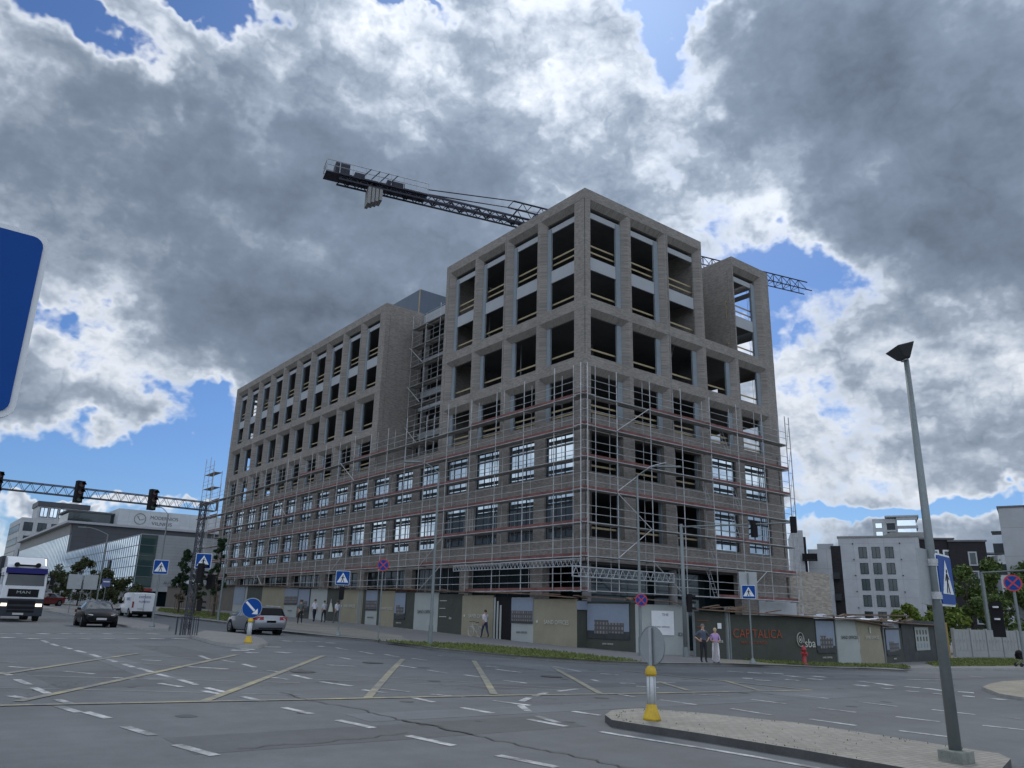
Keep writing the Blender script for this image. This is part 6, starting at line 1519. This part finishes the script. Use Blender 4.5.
# sign block on its roof
b=empty('rooftop_sign_block',(8.0,172,0),0,'pale grey rooftop block carrying a round emblem and dark lettering','building')
m=MB(); m.box(0,46,0,14,18.62,24.0); m.build('wall',M_LGP,b)
m=MB(); m.box(-10,-.01,4,16,18.62,22.6); m.build('glazed_wing',M_GLASS_D,b); m=MB(); m.box(-10.5,.3,3.6,16.2,22.62,23.0); m.build('roof',M_DKCL,b)
m=MB()
for k in range(24):
    a0=2*PI*k/24;a1=2*PI*(k+1)/24; m.bar((5.0+1.3*math.cos(a0),-.04,21.9+1.3*math.sin(a0)),(5.0+1.3*math.cos(a1),-.04,21.9+1.3*math.sin(a1)),.06,.22,up=(0,1,0))
m.bar((4.3,-.04,22.6),(5.0,-.04,21.6),.05,.2,up=(0,1,0)); m.bar((5.0,-.041,21.6),(6.0,-.041,22.0),.05,.2,up=(0,1,0)); m.build('emblem',M_TXTD,b)
text_part('lettering','MODERNIOS',1.15,M_TXTD,b,(10.6,-.04,22.4),(PI/2,0,0)); text_part('lettering','VILNIUS',1.15,M_TXTD,b,(10.2,-.04,21.0),(PI/2,0,0),sx=1.2)
# pale five storey building
b=empty('pale_office_building',(1.6,260,0),0,'pale grey five storey block with a dark set back top floor at far left','building')
m=MB(); m.box(-4.0,26,-.0,30,1.7,27.8); m.build('wall',M_LGP,b)
m=MB(); m.box(.0,14.5,-.05,12,27.82,31.8); m.build('top_floor',M_LGP,b); m=MB(); m.box(-.4,15,-.5,12.4,31.82,33.4); m.build('roof',M_DKCL,b)
mpW=lambda s,d,z:(s,d,z)
for k in range(5): winpart(b,mpW,.6+2.8*k,2.9+2.8*k,28.3,31.5,M_FRAME,M_GLASS,-.15,1,.2)
for f_ in range(5):
    for k in range(5): winpart(b,mpW,-3.2+3.9*k+(.5 if f_%2 else 0),-.6+3.9*k+(.5 if f_%2 else 0),23.6-4.3*f_,26.4-4.3*f_,M_FRAME,M_GLASS_D,-.1,1,.2)
mpV=lambda s,d,z:(-4+d,s,z)
for f_ in range(5): winpart(b,mpV,2,28,23.6-4.3*f_,26.0-4.3*f_,M_FRAME,M_GLASS_D,-.1,11,.25)
m=MB()
for (x0,z0) in ((14.8,27.8),): 
    for x in range(0,16,2): m.tube((14.8+x,0,27.8),(14.8+x,0,31.5),.12,4)
    m.bar((14.8,0,31.5),(30,0,31.5),.25,.25); m.bar((14.8,0,29.6),(30,0,29.6),.15,.15)
m.build('steel_pergola',M_GALVP,b)
# ------- right side flats
def oriented(name,p0,p1,label,cat='building'):
    P,ln,rz=seg_frame(p0,p1); return empty(name,(P.x,P.y,0),rz,label,cat),ln
b,ln=oriented('apartment_building',(97.1,38.3),(102.8,27.0),'light grey clad apartment block with three columns of dark windows at right')
m=MB(); m.box(0,ln,0,22,-1.5,16.0); m.build('wall',M_LGP,b)
m=MB(); m.box(-.15,ln+.1,-.15,22,16.02,16.3); m.build('parapet',M_CONC,b)
for f_ in range(6):
    for k in range(3):
        x=3.15+2.08*k; z1=14.4-2.68*f_
        if z1-1.9<-1: continue
        winpart(b,mpW,x,x+1.3,z1-1.9,z1,M_FRAME,M_GLASS_D,-.06,1,.08)
m=MB()
for f_ in range(5):
    for x in (2.2,9.6): m.box(x,x+.15,-.2,-.002,14.9-2.68*f_,15.05-2.68*f_)
m.build('wall_vents',M_BLACK,b)
b,ln=oriented('apartment_building',(103.0,26.6),(107.2,22.9),'black brick block with white framed windows directly right of the grey apartments')
b.location=(102.9,26.9,0); b.rotation_euler=(0,0,math.atan2(-3.2,2.6)); ln=5.2
m=MB(); m.box(0.1,ln,.6,18,-1.5,15.6); m.box(0.1,1.2,.0,.598,-1.5,12.2); m.build('wall',M_BLKB,b)
m=MB(); m.box(0,ln+.3,.4,18,15.62,15.9); m.build('parapet',M_CONC_D,b); m=MB(); m.box(-3,3.2,6,14,15.9,17.4); m.build('roof_house',M_CONC,b)
for f_ in range(5):
    for k in range(2):
        if f_ and k==0: continue
        winpart(b,mpW,1.6+1.9*k,2.9+1.9*k,12.2-2.98*f_,13.9-2.98*f_,M_SWHITE,M_GLASS_D,.52,0,.25)
b=empty('apartment_building',(105.6,21.9,0),math.atan2(-3.2,2.1),'black brick block with tall white framed windows, furthest right of the dark ones','building')
m=MB(); m.box(-1.3,4.2,1.2,18,-1.5,15.2); m.build('wall',M_BLKB,b)
m=MB(); m.box(-1.4,4.4,1.0,18,15.22,15.5); m.build('parapet',M_CONC_D,b)
for f_ in range(4): winpart(b,mpW,1.4,2.7,11.3-3.1*f_,13.6-3.1*f_,M_SBACK,M_GLASS_D,1.12,0,.22)
m=MB(); m.box(4.3,6.5,2,12,-1.5,11.4); m.build('balcony_stack',M_BLKB,b); m=MB(); m.box(4.3,6.8,1.8,4,13.2,13.5); m.build('balcony_roof',M_CONC_D,b)
b=empty('apartment_building',(108.5,15.5,0),math.atan2(-1.8,1.5),'pale block glimpsed low between the black brick flats and the right trees','building')
m=MB(); m.box(-1.5,9,1,12,-1.5,12.9); m.build('wall',M_LGP,b)
for k in range(3): winpart(b,mpW,1+2.4*k,2.2+2.4*k,9,11,M_FRAME,M_GLASS_D,.93,0,.1)
# flats behind the low brick wall
b=empty('apartment_building',(67.8,28.8,0),math.atan2(-1.3,.9),'tall white slab of flats seen just right of the scaffolding','building')
m=MB(); m.box(0,1.55,0,14,-1,14.3); m.build('wall',M_LGP,b); m=MB(); m.box(1.56,1.9,.3,12,-1,13.4); m.build('dark_side',M_BLKB,b)
m=MB(); m.box(1.2,3.2,-.6,.2,10.0,10.15); m.box(1.2,3.2,-.6,-.55,10.16,11.0); m.build('balcony',M_BLACK,b)
b=empty('apartment_building',(69.6,27.0,0),math.atan2(-2.3,1.3),'low white block of flats with a black brick flank left of the grey apartments','building')
m=MB(); m.box(-.5,2.6,.4,14,-1,11.7); m.build('wall',M_LGP,b); m=MB(); m.box(2.601,3.9,.9,14,-1,12.2); m.build('dark_flank',M_BLKB,b)
m=MB(); m.box(.8,3.0,2,6,11.7,12.6); m.build('roof_house',M_CONC_L,b)
for f_ in range(3): m=MB(); m.box(2.62,3.5,.2,.898,7.6-2.9*f_,8.5-2.9*f_); m.build('balcony',M_FRAME,b)
# far tower
b=empty('tower_block',(233.2,101.8,0),math.atan2(-10.5,5.2),'distant pale residential tower with curved banded balconies above the grey apartments','building')
m=MB(); m.box(0,7.6,0,10,0,36.6); m.build('wall',M_LGP,b)
m=MB(); m.box(4.4,7.0,-.05,0-.002,0,35.6); m.build('dark_recess',M_FRAME,b)
m=MB()
for f_ in range(8): m.box(7.61,14,-1.0,9,36.0-2.9*f_,36.9-2.9*f_); m.box(4.2,7.2,-.5,-.06,35.0-2.9*f_,35.6-2.9*f_)
m.build('balcony_bands',M_CONC_L,b)
m=MB(); m.box(7.7,13.4,-.4,8.5,8,36.6); m.build('glazing',M_GLASS,b)
for f_ in range(5): winpart(b,mpW,.8,3.0,33.4-2.9*f_,35.2-2.9*f_,M_FRAME,M_GLASS,-.06,0,.1)
m=MB(); m.box(4,14.5,-1.2,9,36.95,37.5); m.build('roof',M_CONC_L,b)
# right edge building
b=empty('apartment_building',(60.5,-1.2,0),math.atan2(-3.5,1.2),'light grey apartment block with dark balconies cut by the right picture edge','building')
m=MB(); m.box(0,14,0,12,-1.2,14.15); m.build('wall',M_LGP,b); m=MB(); m.box(-.1,14,-.1,12,14.17,14.35); m.build('parapet',M_CONC_D,b)
for f_,(z0) in enumerate((11.6,9.4,7.2)):
    m=MB(); m.box(-.95,-.002,.3,3.4,z0,z0+.12); 
    if f_: m.box(-.95,-.90,.3,3.4,z0+.121,z0+1.0); m.box(-.9,-.002,.3,.35,z0+.121,z0+1.0)
    m.build('balcony',M_FRAME,b)
# hidden-from-frame neighbours across the left road that the facade glass mirrors
b=empty('office_block',(-62,40,0),0,'plain office block across the left road outside the picture','building')
m=MB(); m.box(-10,16,-2,50,0,18.5); m.build('wall',M_DKCL,b)

# ------------------------------------------------------------------ sky, light, camera
Rv=Vector(DATA['cam']['R']);Uv=Vector(DATA['cam']['U']);Fv=Vector(DATA['cam']['F']); f=DATA['cam']['f']
az_cam=math.atan2(Fv.x,Fv.y)
SUN_EL=math.radians(46); SUN_AZ=az_cam+math.radians(9)
sdir=Vector((math.sin(SUN_AZ)*math.cos(SUN_EL),math.cos(SUN_AZ)*math.cos(SUN_EL),math.sin(SUN_EL)))
w=bpy.data.worlds.new('World'); scene.world=w; w.use_nodes=True; t=NT(w.node_tree)
bg=w.node_tree.nodes['Background']
sky=t.add('ShaderNodeTexSky'); sky.sky_type='NISHITA'; sky.sun_disc=False; sky.sun_elevation=SUN_EL; sky.sun_rotation=SUN_AZ; sky.air_density=1.0; sky.dust_density=.6; sky.ozone_density=1.6
d=t.add('ShaderNodeTexCoord').outputs['Generated']
# cloud field: large forms placed in the sky by direction, broken up by several octaves of noise
wn=t.noise(d,3.2,3,.6); wv=t.vmath('SUBTRACT',wn.outputs['Color'],(.5,.5,.5)).outputs[0]
wn2=t.noise(d,11,4,.62); wv2=t.vmath('SUBTRACT',wn2.outputs['Color'],(.5,.5,.5)).outputs[0]
dw=t.vmath('ADD',d,t.vmath('SCALE',wv,scale=.20).outputs[0]).outputs[0]
dw=t.vmath('ADD',dw,t.vmath('SCALE',wv2,scale=.14).outputs[0]).outputs[0]
acc=None
for (c,sx_,sy_,rot,amp) in DATA['sky']:
    c=Vector(c); ex_=Vector((c.y,-c.x,0)).normalized(); ey_=ex_.cross(c).normalized()
    if ey_.z<0: ey_=-ey_
    rr=rot; ax=ex_*math.cos(rr)+ey_*math.sin(rr); ay=-ex_*math.sin(rr)+ey_*math.cos(rr); az_=ax.cross(ay)
    Mx=Matrix((ax,ay,az_)).transposed(); e=Mx.to_euler()
    mp_=t.add('ShaderNodeMapping'); mp_.vector_type='TEXTURE'; t.l.new(dw,mp_.inputs['Vector'])
    mp_.inputs['Location'].default_value=c; mp_.inputs['Rotation'].default_value=e; mp_.inputs['Scale'].default_value=(sx_,sy_,max(sx_,sy_))
    r2=t.vmath('DOT_PRODUCT',mp_.outputs[0],mp_.outputs[0]).outputs['Value']
    g_=t.math('POWER',.4,r2); acc=t.math('MULTIPLY_ADD',g_,amp,acc if acc is not None else 0.0)
# planar projection keeps far clouds flat near the horizon
sp=t.add('ShaderNodeSeparateXYZ',inp={0:d}); zz=t.math('MAXIMUM',t.math('ADD',sp.outputs[2],.22),.05)
pl=t.vmath('MULTIPLY',d,(1,1,1)).outputs[0]
cb=t.vmath('MULTIPLY',d,(1,1,1.7)).outputs[0]
n1=t.noise(cb,3.6,6,.58,.0).outputs['Fac']; n2=t.noise(cb,10.5,5,.62,.0).outputs['Fac']
nb=t.noise(t.vmath('ADD',cb,t.vmath('SCALE',wv2,scale=.2).outputs[0]).outputs[0],5.5,4,.55).outputs['Fac']
puff=t.math('SUBTRACT',.18,t.math('ABSOLUTE',t.math('MULTIPLY',t.math('SUBTRACT',nb,.5),2.0)))
n3=t.noise(t.vmath('ADD',cb,(3.7,1.9,.4)).outputs[0],4.4,5,.60,.0).outputs['Fac']
dens=t.math('ADD',acc,.50)
dens=t.math('ADD',dens,t.math('MULTIPLY',t.math('SUBTRACT',n1,.5),1.2))
dens=t.math('ADD',dens,t.math('MULTIPLY',t.math('SUBTRACT',n2,.5),.80))
dens=t.math('ADD',dens,t.math('MULTIPLY',puff,.8))
cover=t.add('ShaderNodeMapRange',interpolation_type='SMOOTHSTEP',inp={0:dens,1:.12,2:.42}).outputs[0]
shade=t.math('ADD',t.math('MULTIPLY',dens,.80),t.math('ADD',.09,t.math('MULTIPLY',t.math('SUBTRACT',n3,.5),.75)))
shade=t.math('SUBTRACT',shade,t.math('MULTIPLY',t.math('MAXIMUM',t.math('SUBTRACT',shade,.72),0),.5))
K=10.0
ccol=t.ramp(shade,[(.18,(.86,.89,.93)),(.34,(.74,.78,.84)),(.46,(.50,.56,.65)),(.58,(.30,.36,.45)),(.76,(.18,.228,.305)),(1.0,(.105,.135,.185))])
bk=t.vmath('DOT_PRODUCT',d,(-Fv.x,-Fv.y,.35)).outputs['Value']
gain=t.add('ShaderNodeMapRange',inp={0:bk,1:-.5,2:.7,3:1.0,4:1.9}).outputs[0]  # added boost: unseen clouds behind the camera brightened to light the facades
sd_=t.vmath('DOT_PRODUCT',d,tuple(sdir)).outputs['Value']
gl0=t.add('ShaderNodeMapRange',interpolation_type='SMOOTHSTEP',inp={0:sd_,1:.80,2:1.0,3:1.0,4:1.25}).outputs[0]
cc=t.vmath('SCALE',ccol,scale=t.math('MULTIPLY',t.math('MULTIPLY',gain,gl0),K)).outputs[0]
skyc=t.vmath('MULTIPLY',sky.outputs[0],(.40,.58,.86)).outputs[0]
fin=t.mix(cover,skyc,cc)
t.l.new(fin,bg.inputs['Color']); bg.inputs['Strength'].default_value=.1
w.cycles.sampling_method='MANUAL'; w.cycles.sample_map_resolution=512
sun=bpy.data.lights.new('Sun','SUN'); sun.energy=1.0; sun.angle=math.radians(14); sun.color=(1,.95,.88)
so=bpy.data.objects.new('Sun',sun); COL.objects.link(so); so.rotation_euler=sdir.to_track_quat('Z','Y').to_euler()
cam=bpy.data.cameras.new('Camera'); co=bpy.data.objects.new('Camera',cam); COL.objects.link(co)
Mx=Matrix((Rv,Uv,-Fv)).transposed().to_4x4(); Mx.translation=Vector(DATA['cam']['O']); co.matrix_world=Mx
cam.sensor_fit='HORIZONTAL'; cam.sensor_width=36; cam.lens=36*f/1024; cam.clip_end=6000; cam.clip_start=.05
scene.camera=co
scene.view_settings.view_transform='Standard'; scene.view_settings.look='None'; scene.view_settings.gamma=1; scene.view_settings.exposure=.12
